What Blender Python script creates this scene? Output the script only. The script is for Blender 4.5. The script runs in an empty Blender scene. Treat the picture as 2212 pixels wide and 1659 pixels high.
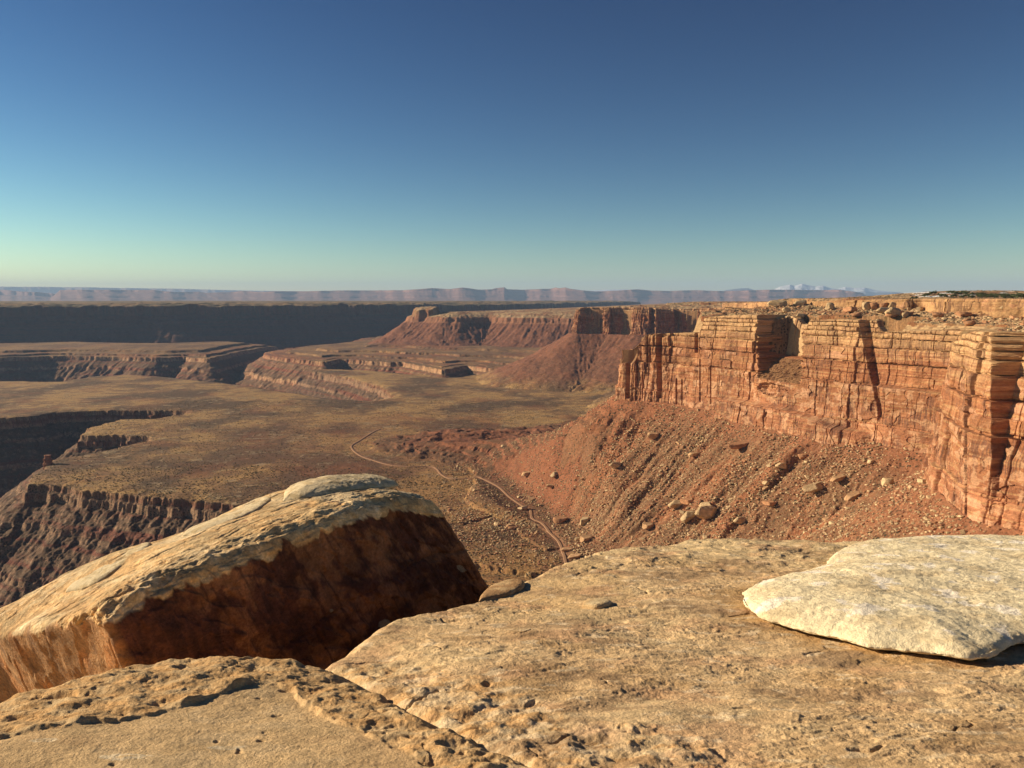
import bpy, math, random
import numpy as np
from math import radians as R

# ------------------------------------------------------------------ camera, sky, sun, exposure
scene = bpy.context.scene
FPX, CX, CY = 1736.0, 1106.0, 829.5      # measuring frame of 2212 x 1659
PITCH = R(6.07)
cam_d = bpy.data.cameras.new('camera')
cam = bpy.data.objects.new('camera', cam_d)
scene.collection.objects.link(cam)
cam.location = (0, 0, 0)
cam.rotation_euler = (R(90) - PITCH, 0, 0)
cam_d.sensor_width = 36.0
cam_d.lens = 36.0 * FPX / 2212.0
cam_d.clip_start = 0.1
cam_d.clip_end = 400000.0
scene.camera = cam

SUN_AZ, SUN_EL = 76.0, 20.5              # degrees left of the view direction, above the horizon
sa, se = R(SUN_AZ), R(SUN_EL)
SUN = np.array([-math.sin(sa) * math.cos(se), math.cos(sa) * math.cos(se), math.sin(se)])
world = bpy.data.worlds.new('World')
scene.world = world
world.use_nodes = True
wn = world.node_tree
wn.nodes.clear()
SKY_GAMMA, SKY_TINT = (2.15, 2.0, 1.72), (0.315, 0.345, 0.385)     # deeper zenith, as the camera's colour rendering shows it
sky = wn.nodes.new('ShaderNodeTexSky')
sky.sky_type = 'NISHITA'
sky.sun_disc = False
sky.sun_elevation = se
sky.sun_rotation = -sa
sky.altitude = 1900.0
sky.air_density = 1.0
sky.dust_density = 0.25
sky.ozone_density = 1.5
bg = wn.nodes.new('ShaderNodeBackground')
bg.inputs['Strength'].default_value = 0.10
gm_in = wn.nodes.new('ShaderNodeVectorMath'); gm_in.operation = 'SCALE'; gm_in.inputs['Scale'].default_value = 0.5
sp = wn.nodes.new('ShaderNodeSeparateColor'); gm = wn.nodes.new('ShaderNodeCombineColor')
for ch in range(3):
    pw = wn.nodes.new('ShaderNodeMath'); pw.operation = 'POWER'; pw.inputs[1].default_value = SKY_GAMMA[ch]
    wn.links.new(sp.outputs[ch], pw.inputs[0]); wn.links.new(pw.outputs[0], gm.inputs[ch])
tn = wn.nodes.new('ShaderNodeVectorMath'); tn.operation = 'MULTIPLY'; tn.inputs[1].default_value = SKY_TINT
wo = wn.nodes.new('ShaderNodeOutputWorld')
wn.links.new(sky.outputs[0], gm_in.inputs[0]); wn.links.new(gm_in.outputs[0], sp.inputs[0]); wn.links.new(gm.outputs[0], tn.inputs[0]); wn.links.new(tn.outputs[0], bg.inputs[0])
wn.links.new(bg.outputs[0], wo.inputs[0])

from mathutils import Vector
sl = bpy.data.lights.new('sun', 'SUN')
sl.energy = 5.0
sl.angle = R(0.55)
sl.color = (1.0, 0.81, 0.56)
so = bpy.data.objects.new('sun', sl)
scene.collection.objects.link(so)
so.rotation_euler = Vector(SUN).to_track_quat('Z', 'Y').to_euler()

scene.view_settings.view_transform = 'Standard'
scene.view_settings.look = 'None'
scene.view_settings.exposure = 0.85
scene.view_settings.gamma = 1.0
scene.view_settings.use_curve_mapping = False
scene.cycles.max_bounces = 5
scene.cycles.diffuse_bounces = 3
scene.cycles.volume_bounces = 0
scene.cycles.use_denoising = True

Q = 1.0                                   # mesh quality
rng = np.random.RandomState(7)
random.seed(7)

# ------------------------------------------------------------------ measuring helpers
def ray(px, py):
    px = np.asarray(px, float); py = np.asarray(py, float)
    t = (px - CX) / FPX; s = (CY - py) / FPX
    return t, math.cos(PITCH) + s * math.sin(PITCH), -math.sin(PITCH) + s * math.cos(PITCH)

def Wz(px, py, z):                        # point of the level z seen at (px, py)
    a, b, c = ray(px, py); k = z / c
    return np.stack([a * k, b * k, c * k], -1)

def Wd(px, py, D):                        # point at forward distance D
    a, b, c = ray(px, py); k = D / b
    return np.stack([a * k, b * k, c * k], -1)

# ------------------------------------------------------------------ noise
_perm = np.random.RandomState(3).permutation(4096).astype(np.int32)
_perm = np.concatenate([_perm, _perm])
_ga = np.random.RandomState(4).rand(4096) * 2 * np.pi
_gx = np.cos(_ga).astype(np.float32); _gy = np.sin(_ga).astype(np.float32)
_g3 = np.random.RandomState(5).randn(4096, 3); _g3 /= np.linalg.norm(_g3, axis=1)[:, None]
_g3 = _g3.astype(np.float32)
_rv = np.random.RandomState(6).rand(4096).astype(np.float32)

def _fade(t): return t * t * t * (t * (t * 6 - 15) + 10)

def pn2(x, y, seed=0):
    x = np.asarray(x, np.float64); y = np.asarray(y, np.float64)
    fx = np.floor(x); fy = np.floor(y)
    xi = fx.astype(np.int64); yi = fy.astype(np.int64)
    x = (x - fx).astype(np.float32); y = (y - fy).astype(np.float32)
    a = _perm[(xi + seed * 131) & 4095]; b = _perm[(xi + 1 + seed * 131) & 4095]
    y0 = (yi & 4095).astype(np.int32); y1 = ((yi + 1) & 4095).astype(np.int32)
    def g(h, dx, dy): return _gx[h] * dx + _gy[h] * dy
    aa = _perm[(a + y0)]; ab = _perm[(a + y1)]; ba = _perm[(b + y0)]; bb = _perm[(b + y1)]
    u = _fade(x); v = _fade(y)
    n0 = g(aa, x, y); n1 = g(ba, x - 1, y); n2 = g(ab, x, y - 1); n3 = g(bb, x - 1, y - 1)
    p = n0 + u * (n1 - n0); q = n2 + u * (n3 - n2)
    return (p + v * (q - p)) * 1.5

def fbm2(x, y, o=4, seed=0, gain=0.5, lac=2.03):
    s = 0; a = 1; t = 0
    for i in range(o):
        s = s + a * pn2(x, y, seed + i * 7); t += a; a *= gain
        x = x * lac + 17.3; y = y * lac - 9.1
    return s / t

def ridge2(x, y, o=3, seed=0, gain=0.5):
    s = 0; a = 1; t = 0
    for i in range(o):
        s = s + a * (1 - np.abs(pn2(x, y, seed + i * 5)) * 1.6); t += a; a *= gain
        x = x * 2.1 + 3.3; y = y * 2.1 + 1.7
    return s / t

def pn3(x, y, z, seed=0):
    x = np.asarray(x, np.float64); y = np.asarray(y, np.float64); z = np.asarray(z, np.float64)
    fx = np.floor(x); fy = np.floor(y); fz = np.floor(z)
    xi = (fx.astype(np.int64) + seed * 131); yi = fy.astype(np.int64); zi = fz.astype(np.int64)
    x = (x - fx).astype(np.float32); y = (y - fy).astype(np.float32); z = (z - fz).astype(np.float32)
    u = _fade(x); v = _fade(y); w = _fade(z)
    out = 0
    for i in (0, 1):
        A = _perm[(xi + i) & 4095]; wu = u if i else 1 - u
        for j in (0, 1):
            B = _perm[(A + ((yi + j) & 4095)) & 4095]; wv = v if j else 1 - v
            for k in (0, 1):
                h = _perm[(B + ((zi + k) & 4095)) & 4095]; ww = w if k else 1 - w
                g = _g3[h]
                out = out + wu * wv * ww * (g[..., 0] * (x - i) + g[..., 1] * (y - j) + g[..., 2] * (z - k))
    return out * 1.6

def fbm3(x, y, z, o=4, seed=0, gain=0.5):
    s = 0; a = 1; t = 0
    for i in range(o):
        s = s + a * pn3(x, y, z, seed + i * 7); t += a; a *= gain
        x = x * 2.03 + 5.1; y = y * 2.03 - 3.7; z = z * 2.03 + 1.9
    return s / t

def rnd(i, seed=0):                       # random value of an integer cell
    i = np.asarray(i).astype(np.int64)
    return _rv[_perm[(_perm[(i + seed * 977) & 4095] + seed * 13) & 4095]]

def worley2(x, y, seed=0, jit=0.9):       # distance to the nearest and second nearest point, cell value
    x = np.asarray(x, np.float64); y = np.asarray(y, np.float64)
    xi = np.floor(x).astype(np.int64); yi = np.floor(y).astype(np.int64)
    d1 = np.full(x.shape, 9.0); d2 = np.full(x.shape, 9.0); cid = np.zeros(x.shape, np.float32)
    for i in (-1, 0, 1):
        for j in (-1, 0, 1):
            cx = xi + i; cy = yi + j
            h = _perm[(_perm[(cx + seed * 57) & 4095] + (cy & 4095)) & 4095]
            px = cx + 0.5 + (_rv[h] - 0.5) * jit; py = cy + 0.5 + (_rv[(h * 7 + 3) & 4095] - 0.5) * jit
            d = np.hypot(px - x, py - y)
            m = d < d1
            d2 = np.where(m, d1, np.minimum(d2, d)); cid = np.where(m, _rv[(h * 3 + 11) & 4095], cid)
            d1 = np.where(m, d, d1)
    return d1, d2, cid

def sstep(a, b, x):
    t = np.clip((x - a) / (b - a), 0, 1); return t * t * (3 - 2 * t)
def lerp(a, b, t): return a + (b - a) * t
def mixc(c, d, t):
    t = np.asarray(t)[..., None]; return c * (1 - t) + np.asarray(d, np.float32) * t
def smin(a, b, k):
    h = np.clip(0.5 + 0.5 * (b - a) / k, 0, 1); return b + (a - b) * h - k * h * (1 - h)

# ------------------------------------------------------------------ polygons
def poly_dist(P, X, Y, closed=True):      # signed distance (negative inside) and arclength of the nearest point
    P = np.asarray(P, float); n = len(P)
    best = np.full(X.shape, 1e18); arc = np.zeros(X.shape); ins = np.zeros(X.shape, bool); L = 0
    for i in range(n if closed else n - 1):
        a = P[i]; b = P[(i + 1) % n]; e = b - a; l2 = e @ e; l = math.sqrt(l2)
        t = np.clip(((X - a[0]) * e[0] + (Y - a[1]) * e[1]) / l2, 0, 1)
        d = (X - a[0] - t * e[0]) ** 2 + (Y - a[1] - t * e[1]) ** 2
        m = d < best; best = np.where(m, d, best); arc = np.where(m, L + t * l, arc)
        if closed:
            c = ((a[1] > Y) != (b[1] > Y)) & (X < (b[0] - a[0]) * (Y - a[1]) / (b[1] - a[1] + 1e-12) + a[0])
            ins ^= c
        L += l
    d = np.sqrt(best)
    return (np.where(ins, -d, d) if closed else d), arc

def tps(pts, zs, lam=1e-4):               # thin plate spline through scattered heights
    P = np.asarray(pts, float); n = len(P)
    def U(r2): return 0.5 * r2 * np.log(r2 + 1e-12)
    r2 = ((P[:, None] - P[None]) ** 2).sum(-1)
    A = np.zeros((n + 3, n + 3)); A[:n, :n] = U(r2) + lam * np.eye(n)
    A[:n, n] = 1; A[:n, n + 1:] = P; A[n, :n] = 1; A[n + 1:, :n] = P.T
    w = np.linalg.solve(A, np.concatenate([zs, np.zeros(3)]))
    def f(x, y):
        s = w[n] + w[n + 1] * x + w[n + 2] * y
        for i in range(n): s = s + w[i] * U((x - P[i, 0]) ** 2 + (y - P[i, 1]) ** 2)
        return s
    return f

# ------------------------------------------------------------------ meshes and materials
def make_mesh(name, V, F, mat, col=None, smooth=True, parent=None, extra=None, link=True):
    V = np.ascontiguousarray(V, np.float32).reshape(-1, 3); F = np.ascontiguousarray(F, np.int32)
    me = bpy.data.meshes.new(name)
    k = F.shape[1]
    me.vertices.add(len(V)); me.vertices.foreach_set('co', V.ravel())
    me.loops.add(F.size); me.loops.foreach_set('vertex_index', F.ravel())
    me.polygons.add(len(F)); me.polygons.foreach_set('loop_start', np.arange(0, F.size, k, dtype=np.int32))
    me.update(calc_edges=True)
    me.polygons.foreach_set('use_smooth', np.full(len(F), smooth))
    if col is not None:
        c = np.ones((len(V), 4), np.float32); c[:, :3] = np.clip(np.asarray(col).reshape(-1, 3), 0, 1)
        at = me.color_attributes.new('tint', 'FLOAT_COLOR', 'POINT'); at.data.foreach_set('color', c.ravel())
    me.materials.append(mat)
    if not link: return me
    ob = bpy.data.objects.new(name, me); scene.collection.objects.link(ob)
    if parent is not None: ob.parent = parent
    return ob

def grid_faces(nr, nc, wrap=False):
    i = np.arange(nr - 1)[:, None]; j = np.arange(nc if wrap else nc - 1)[None]
    a = i * nc + j; b = i * nc + (j + 1) % nc; c = (i + 1) * nc + (j + 1) % nc; d = (i + 1) * nc + j
    return np.stack(np.broadcast_arrays(a, b, c, d), -1).reshape(-1, 4)

def tag(o, label=None, cat=None, group=None, kind=None):
    if label: o['label'] = label
    if cat: o['category'] = cat
    if group: o['group'] = group
    if kind: o['kind'] = kind
    return o

def rock_mat(name, layers=((8.0, 0.35),), bump=((30.0, 0.004),), rough=0.92, fallback=(0.4, 0.28, 0.16), speck=None, stretch=(1, 1, 1), spec=0.15):
    """albedo from the mesh's own tint, broken up by world-space noise; layers = (scale, amount), bump = (scale, height in m)"""
    m = bpy.data.materials.new(name); m.use_nodes = True
    nt = m.node_tree; nt.nodes.clear(); N = nt.nodes.new; Lk = nt.links.new
    out = N('ShaderNodeOutputMaterial'); b = N('ShaderNodeBsdfPrincipled'); Lk(b.outputs[0], out.inputs[0])
    b.inputs['Roughness'].default_value = rough; b.inputs['Specular IOR Level'].default_value = spec
    geo = N('ShaderNodeTexCoord')
    mp = N('ShaderNodeMapping'); mp.inputs['Scale'].default_value = stretch; Lk(geo.outputs['Object'], mp.inputs[0])
    at = N('ShaderNodeAttribute'); at.attribute_name = 'tint'
    colr = at.outputs['Color']
    for i, (sc, am) in enumerate(layers):
        n = N('ShaderNodeTexNoise'); n.inputs['Scale'].default_value = sc; n.inputs['Detail'].default_value = 5; n.inputs['Roughness'].default_value = 0.62
        Lk(mp.outputs[0], n.inputs['Vector'])
        mr = N('ShaderNodeMapRange'); mr.inputs[1].default_value = 0.3; mr.inputs[2].default_value = 0.7
        mr.inputs[3].default_value = 1 - am; mr.inputs[4].default_value = 1 + am
        Lk(n.outputs[0], mr.inputs[0])
        v = N('ShaderNodeVectorMath'); v.operation = 'SCALE'; Lk(colr, v.inputs[0]); Lk(mr.outputs[0], v.inputs['Scale'])
        colr = v.outputs[0]
    if speck:
        sc, thr, c = speck
        vo = N('ShaderNodeTexVoronoi'); vo.inputs['Scale'].default_value = sc; Lk(mp.outputs[0], vo.inputs['Vector'])
        mr = N('ShaderNodeMapRange'); mr.inputs[1].default_value = thr; mr.inputs[2].default_value = thr + 0.12; mr.inputs[3].default_value = 1; mr.inputs[4].default_value = 0
        Lk(vo.outputs['Distance'], mr.inputs[0])
        n2 = N('ShaderNodeTexNoise'); n2.inputs['Scale'].default_value = sc * 0.12; n2.inputs['Detail'].default_value = 3; Lk(mp.outputs[0], n2.inputs['Vector'])
        mr2 = N('ShaderNodeMapRange'); mr2.inputs[1].default_value = 0.35; mr2.inputs[2].default_value = 0.6; Lk(n2.outputs[0], mr2.inputs[0])
        mu = N('ShaderNodeMath'); mu.operation = 'MULTIPLY'; Lk(mr.outputs[0], mu.inputs[0]); Lk(mr2.outputs[0], mu.inputs[1])
        mx = N('ShaderNodeMix'); mx.data_type = 'RGBA'; Lk(mu.outputs[0], mx.inputs[0]); Lk(colr, mx.inputs[6]); mx.inputs[7].default_value = (*c, 1)
        colr = mx.outputs[2]
    Lk(colr, b.inputs['Base Color'])
    prev = None
    for sc, h in bump:
        n = N('ShaderNodeTexNoise'); n.inputs['Scale'].default_value = sc; n.inputs['Detail'].default_value = 6; n.inputs['Roughness'].default_value = 0.6
        Lk(mp.outputs[0], n.inputs['Vector'])
        bp = N('ShaderNodeBump'); bp.inputs['Strength'].default_value = 1.0; bp.inputs['Distance'].default_value = h
        Lk(n.outputs[0], bp.inputs['Height'])
        if prev is not None: Lk(prev, bp.inputs['Normal'])
        prev = bp.outputs[0]
    if prev is not None: Lk(prev, b.inputs['Normal'])
    return m

# ================================================================== TERRAIN (one sheet, metres)
ZB = -370.0
def pl(pts, z): 
    p = np.array(pts, float); return Wz(p[:, 0], p[:, 1], z)[:, :2]

# --- outline of the high mesa's cliff foot at z=-180, near buttress to far tip
WALL_PX = [(2212,1150),(2176,1140),(2150,1134),(2120,1124),(2080,1110),(2045,1080),(2018,1050)]
wall_near = pl(WALL_PX, -180)
wall_mid = np.array([(425, 800), (452, 845), (490, 890), (515, 922), (510, 948), (478, 1000), (443, 1053), (418, 1098), (402, 1130), (386, 1160)], float)
wall_far = pl([(1640,905),(1600,897),(1560,890),(1525,884),(1490,878),(1450,873),(1410,868),(1380,865),(1352,862),(1333,859)], -180)
wall_back = np.array([(196, 1500), (225, 1535), (290, 1600), (400, 1720)], float)
P_UP = np.concatenate([
    np.array([(-3000,-2500),(-700,-600),(-200,-120),(-60,-2),(-20,11),(0,14),(22,14),(60,28),(150,90),(250,200),(330,370),(378,520)], float),
    wall_near, wall_mid, wall_far, wall_back,
    np.array([(540,1950),(660,2300),(800,2900),(860,3250)], float),
    np.array([(810,3480),(700,3530),(560,3540),(430,3640),(300,3660),(285,3740),(420,4000),(800,4450),(900,4800)], float),
    np.array([(760,4880),(400,5000),(100,5110),(-60,5220),(-160,5300),(-330,5230),(-440,5240),(-600,5390),(-690,5440),(-715,5560)], float),
    np.array([(-560,5600),(-150,6300),(60,7000),(600,8600),(1250,10500),(2300,14000),(3200,17000)], float),
    np.array([(20000,17000),(20000,-2500)], float)])

P_BENCH = np.concatenate([
    pl([(900,1500),(930,1330),(850,1200),(700,1125),(620,1100),(560,1091),(450,1082),(400,1075),(350,1076),(250,1062),(150,1050),(100,1042),(60,1043),(75,1022),(104,1006),(112,990),(200,975),(262,962),(325,950),(322,940),(250,938),(172,938),(196,921),(235,912),(262,903),(330,903),(395,893),(405,886),(330,884),(250,884),(160,886),(110,888),(80,896),(0,901),(-150,905),
        (-400,860),(-400,815),(-100,808),(0,822),(130,824),(200,812),(280,808),(350,812),(440,822),(540,832),(600,842),(700,858),(800,864),(850,856),(825,834),(760,815),(670,799),(700,796),(800,799),(900,808),(975,812),(1100,805)], ZB),
    np.array([(900,4200),(2500,4200),(2500,500),(300,-200)], float)])

P_TWO = np.concatenate([
    pl([(1400,806),(1330,804),(1260,800),(1225,803),(1160,799),(1100,797),(1040,794),(1010,789),(992,792),(960,800),(900,789),(870,783),(800,780),(740,776),(700,782),(660,778),(610,772),(575,768),(570,762),(620,752),(700,745),(760,738),(800,724),(830,716)], -336),
    np.array([(-400,6400),(400,8500),(4000,8500),(4000,3500)], float)])
P_WEST = pl([(-300,776),(0,772),(100,769),(250,770),(330,773),(400,771),(455,775),(470,770),(560,752),(600,748),(500,742),(380,747),(250,746),(190,744),(0,748),(-300,748)], -352)
P_FARL = np.array([(-12000,3600),(-6500,5200),(-5200,5750),(-4300,6100),(-3300,6480),(-2700,6600),(-2100,6900),(-1700,7100),(-1300,7280),(-900,7500),(-650,7900),(-300,8300),(150,9300),(700,10800),(1400,12500),(2600,16000),(2600,40000),(-30000,40000)], float)
P_BAD = np.concatenate([pl([(1240,905),(1120,925),(1000,925),(930,928),(860,938),(800,950),(790,975),(850,990),(930,1000),(985,1012),(1050,1022),(1100,1045),(1150,1090),(1230,1120)], ZB),
                        np.array([(300,1250),(320,1500),(320,1900)], float)])
ROAD_PX = [(822,926),(804,934),(777,951),(759,964),(777,983),(807,994),(844,1004),(880,1007),(930,1007),(944,1013),(954,1024),(977,1033),(1027,1031),(1044,1036),(1077,1053),(1100,1074),(1127,1093),(1145,1103),(1150,1121),(1170,1131),(1187,1149),(1207,1169),(1217,1193),(1222,1213),(1224,1233),(1226,1290)]
ROAD = pl(ROAD_PX, ZB + 1.0)

P_NOTCH = Wz(np.array([1630, 1742, 1742, 1625.]), np.array([1000, 1000, 820, 850.]), -180.0)[:, :2]
RIM_LINE = np.array([Wd(a, 650.0, D)[:2] for a, D in [(1560,2300),(1640,1900),(1700,1560),(1760,1440),(1800,1390),(1880,1300),(1950,1230),(1990,1215),(2010,1150),(2060,1110),(2120,1075),(2150,1010),(2212,985),(2300,900),(2500,760)]])
P_RIM = np.concatenate([RIM_LINE, np.array([(1200,500),(20000,500),(20000,9000),(3000,9000),(900,2600)], float)])
P_NOTCH = np.array([(330,1110),(470,1010),(560,1080),(450,1240),(370,1235)], float)

def radii():
    segs = [(3, 300, .03), (300, 520, .006), (520, 900, .0026), (900, 2600, .00115), (2600, 7600, .0013), (7600, 16000, .0035), (16000, 70000, .02)]
    r = []
    for a, b, s in segs:
        n = int(math.log(b / a) / (s / Q)); r.append(np.exp(np.linspace(math.log(a), math.log(b), n, endpoint=False)))
    return np.concatenate(r + [[70000.0]])
RR = radii()
AZ = np.concatenate([np.linspace(-60, -34, 40, endpoint=False), np.linspace(-34, 34, int(1080 * Q)), np.linspace(34.4, 60, 40)])
AZR = np.radians(AZ)
NR, NC = len(RR), len(AZ)
TX = RR[:, None] * np.sin(AZR)[None]; TY = RR[:, None] * np.cos(AZR)[None]

def coarse(fn, k=4):
    ri = np.unique(np.concatenate([np.arange(0, NR, k), [NR - 1]])); ci = np.unique(np.concatenate([np.arange(0, NC, k), [NC - 1]]))
    outs = fn(TX[np.ix_(ri, ci)], TY[np.ix_(ri, ci)])
    res = []
    fr = np.interp(np.arange(NR), ri, np.arange(len(ri))); fc = np.interp(np.arange(NC), ci, np.arange(len(ci)))
    r0 = np.minimum(fr.astype(int), len(ri) - 2); c0 = np.minimum(fc.astype(int), len(ci) - 2)
    a = (fr - r0)[:, None]; b = (fc - c0)[None]
    for o in outs:
        t = o[r0][:, c0] * (1 - b) + o[r0][:, c0 + 1] * b
        s = o[r0 + 1][:, c0] * (1 - b) + o[r0 + 1][:, c0 + 1] * b
        res.append((t * (1 - a) + s * a).astype(np.float32))
    return res

def sdf_of(P): return coarse(lambda x, y: poly_dist(P, x, y))

n_big = fbm2(TX / 420, TY / 420, 4, 1)
n_mid = fbm2(TX / 90, TY / 90, 4, 2)
n_sml = fbm2(TX / 16, TY / 16, 3, 3)
DIST = np.broadcast_to(RR[:, None], TX.shape).astype(np.float32)

d_up, u_up = sdf_of(P_UP)
d_be, u_be = sdf_of(P_BENCH)
d_tw, u_tw = sdf_of(P_TWO)
d_we, u_we = sdf_of(P_WEST)
d_fl, u_fl = sdf_of(P_FARL)
d_bd, u_bd = sdf_of(P_BAD)
d_rd, u_rd = coarse(lambda x, y: poly_dist(ROAD, x, y, closed=False), 2)

def flute(u, d, w, seed): return ridge2(u / w, d / (w * 6), 2, seed) - 0.55
def gully(u, d, w, seed): return ridge2(u / w + 0.25 * n_mid, d / (w * 5), 3, seed) - 0.6

COL = np.zeros(TX.shape + (3,), np.float32)
# --- canyon floor
H = -650 + 12 * n_mid
cid = np.zeros(TX.shape, np.int8)                 # 0 canyon 1 bench 2 second level 3 west 4 far left mesa 5 high mesa
dref = np.zeros(TX.shape, np.float32) + 500

# --- main bench
db = d_be + 16 * n_mid + 12 * pn2(u_be / 60, u_be * 0, 9) + 9 * fbm2(TX / 16, TY / 16, 3, 24) + 4.5 * (0.5 + 1.0 * pn2(u_be / 110, u_be * 0 + 3, 8) ** 2 * 3) * flute(u_be + 10 * n_sml, d_be, 24, 11) * sstep(-60, 0, d_be) + 3.0 * flute(u_be + 5 * n_sml, d_be, 8, 12)
prof = np.interp(db, [-30, 0, 3, 9, 12, 60, 64, 150, 156, 270, 276, 330], [0, -4, -17, -20, -34, -66, -74, -130, -141, -215, -226, -280])
gl = 0.22 * gully(u_be, d_be, 60, 21) + 0.9 * fbm2(TX / 80, TY / 80, 6, 22) + 0.3 * n_sml
bench_top = ZB + 3.0 * n_big + 0.6 * n_mid
h = bench_top + prof - sstep(20, 90, db) * (1 - sstep(240, 330, db)) * gl * 4 + 0.8 * n_sml * sstep(5, 30, db)
m = h > H; H = np.where(m, h, H); cid[m] = 1; dref = np.where(m, db, dref)

# --- shallow benches and washes on the bench surface
for (pts, w, hh) in [([(860,1215),(1000,1215),(1130,1235),(1180,1238),(1300,1230)], 60, 7), ([(1000,1130),(1090,1105),(1130,1160),(1180,1185),(1230,1180)], 40, 3.5), ([(900,1040),(980,1050),(1040,1060)], 30, 2.5)]:
    q = pl(pts, ZB); dd, uu = poly_dist(q, TX[::4, ::4], TY[::4, ::4], closed=False)
    # draw the step on the near side of the line
    dd, uu = coarse(lambda x, y: poly_dist(q, x, y, closed=False))
    side = np.clip(1 - dd / w, 0, 1)
    near = sstep(-3, 3, np.interp(TX, q[:, 0], q[:, 1]) + 22 * n_mid + 7 * n_sml - TY) * sstep(-.2, .3, n_mid + .3)
    H = H - hh * near * side * (cid == 1)

# --- west butte
dw = d_we + 40 * n_big + 16 * n_mid + 10 * flute(u_we, d_we, 40, 13)
prof = np.interp(dw, [-260, -180, -150, -60, -52, 0, 4, 70, 76, 240, 252, 420], [34, 30, 16, 12, 2, 0, -20, -60, -72, -165, -190, -290])
gl = 0.6 * gully(u_we, d_we, 90, 23) + 0.45 * fbm2(TX / 70, TY / 70, 5, 26)
h = -352 + 4 * n_mid + prof - sstep(10, 90, dw) * gl * 34
m = h > H; H = np.where(m, h, H); cid[m] = 3; dref = np.where(m, dw, dref)

# --- second level
dt = d_tw + 50 * n_big * sstep(0, -200, d_tw) + 22 * n_mid + 12 * flute(u_tw, d_tw, 34, 14)
prof = np.interp(dt, [-1500, -620, -600, -330, -318, -140, -132, -50, -46, 0, 4, 30, 34, 130, 138, 260, 270, 450],
                 [46, 44, 32, 30, 18, 16, 6, 5, 1, 0, -20, -30, -36, -100, -118, -190, -214, -320])
gl = 0.6 * gully(u_tw, d_tw, 80, 25) + 0.45 * fbm2(TX / 70, TY / 70, 5, 26)
h = -336 + 3 * n_mid + prof - sstep(20, 90, dt) * gl * 30
m = h > H; H = np.where(m, h, H); cid[m] = 2; dref = np.where(m, dt, dref)

# side canyons cut in the second level
for (pts, w) in [([(930,742),(985,745),(1035,747),(1045,738),(1100,736)], 110), ([(1095,742),(1160,748),(1180,742)], 80), ([(640,742),(560,744),(480,746)], 60)]:
    q = pl(pts, -300); dd, uu = coarse(lambda x, y: poly_dist(q, x, y, closed=False))
    dd = dd + 35 * n_mid + 20 * n_big
    cut = np.interp(dd, [0, w * .5, w * .58, w], [-85, -70, -30, 0])
    H = H + cut * (cid == 2)

# --- far left mesa
df = d_fl + 95 * n_big + 35 * n_mid + 18 * flute(u_fl, d_fl, 120, 15)
prof = np.interp(df, [-8000, -2500, -300, -60, 0, 8, 40, 50, 90, 100, 420, 440, 900], [8, 4, -2, -14, -20, -95, -105, -125, -140, -158, -350, -380, -560])
gl = gully(u_fl, d_fl, 170, 27)
h = -42 + (18 * n_mid + 24 * n_big) * sstep(-1500, -50, df) + 3 * n_big * sstep(0, -300, df) + prof - sstep(60, 200, df) * (1 - sstep(700, 900, df)) * gl * 20
m = h > H; H = np.where(m, h, H); cid[m] = 4; dref = np.where(m, df, dref)

# --- high mesa (the near wall and the second headland get their own cliff faces)
near_wall = (1 - sstep(1700, 1900, DIST))
second = np.exp(-((TX - 560) / 420) ** 2 - ((TY - 3620) / 420) ** 2); second = sstep(0.2, 0.6, second)
swept = np.maximum(near_wall, second)
amp = 1 - swept
du = d_up + amp * (40 * n_big + 20 * n_mid + 16 * flute(u_up, d_up, 55, 16) + 5 * flute(u_up, d_up, 18, 17))
talus_k = lerp(0.62, 0.62, near_wall)
foot = -180.0
up_in = np.interp(du, [-2600, -900, -420, -330, -325, -150, -100, -40, -12], [-20, -14, -16, -22, -30, -36, -44, -52, -58])
up_in = np.where(near_wall > 0.5, np.interp(du, [-900, -420, -300, -120, -50, -40, -36], [-3, -4, -10, -24, -32, -60, -75]), up_in)
d_rim, u_rim = sdf_of(P_RIM)
up_in = np.where((near_wall > .5) & (d_rim < -9), np.interp(d_rim, [-300, -30, -9], [-1.0, -1.2, -2.5]), np.where((near_wall > .5), np.minimum(up_in, -11.5), up_in))
p3 = sstep(4250, 4500, DIST)
up_in = lerp(up_in, np.interp(du, [-3500, -1600, -500, -150, -60, -12], [-28, -52, -78, -92, -106, -122]), p3)
castle = np.clip(1.25 - (np.abs((TX + 575) / 80) ** 3 + np.abs((TY - 5470) / 90) ** 3) , 0, 1) + 0.6 * np.clip(1.2 - (np.abs((TX + 640) / 40) ** 3 + np.abs((TY - 5490) / 60) ** 3), 0, 1)
up_in = up_in + sstep(0.1, .5, castle) * 36 + sstep(.0, 1.2, castle) * 8
step = 5.0; tq = (up_in + 3 * n_mid + 2.0 * n_sml) / step
ter = (np.floor(tq) + sstep(0.25, 0.75, tq - np.floor(tq))) * step
up_in = lerp(up_in, ter, 0.85) + lerp(2.2, 1.2, near_wall) * n_sml
cliff = np.interp(du, [-36, -33, 0], [-75, -176, -180])
cliff_far = np.interp(du, [-12, -4, 8, 14, 24], [-60, -66, -120, -128, -160])
cliff_far = lerp(cliff_far, np.interp(du, [-12, -4, 8, 14, 24], [-122, -124, -150, -154, -160]), p3)
h_in = np.where(du < lerp(-12, -36, swept), up_in, lerp(cliff_far, cliff, swept))
n_tal = fbm2(TX / 60, TY / 60, 4, 31)
gl = gully(u_up, d_up, 42, 29)
tz = np.interp(du, [0, 6, 50, 120, 190, 250, 320, 420, 560, 1000], [-178, -183, -214, -270, -322, -356, -374, -390, -430, -700])
tzf = np.interp(du, [24, 60, 180, 300, 380, 520, 1000], [-160, -184, -256, -306, -335, -390, -680])
tz = lerp(tzf, tz, near_wall)
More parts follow.
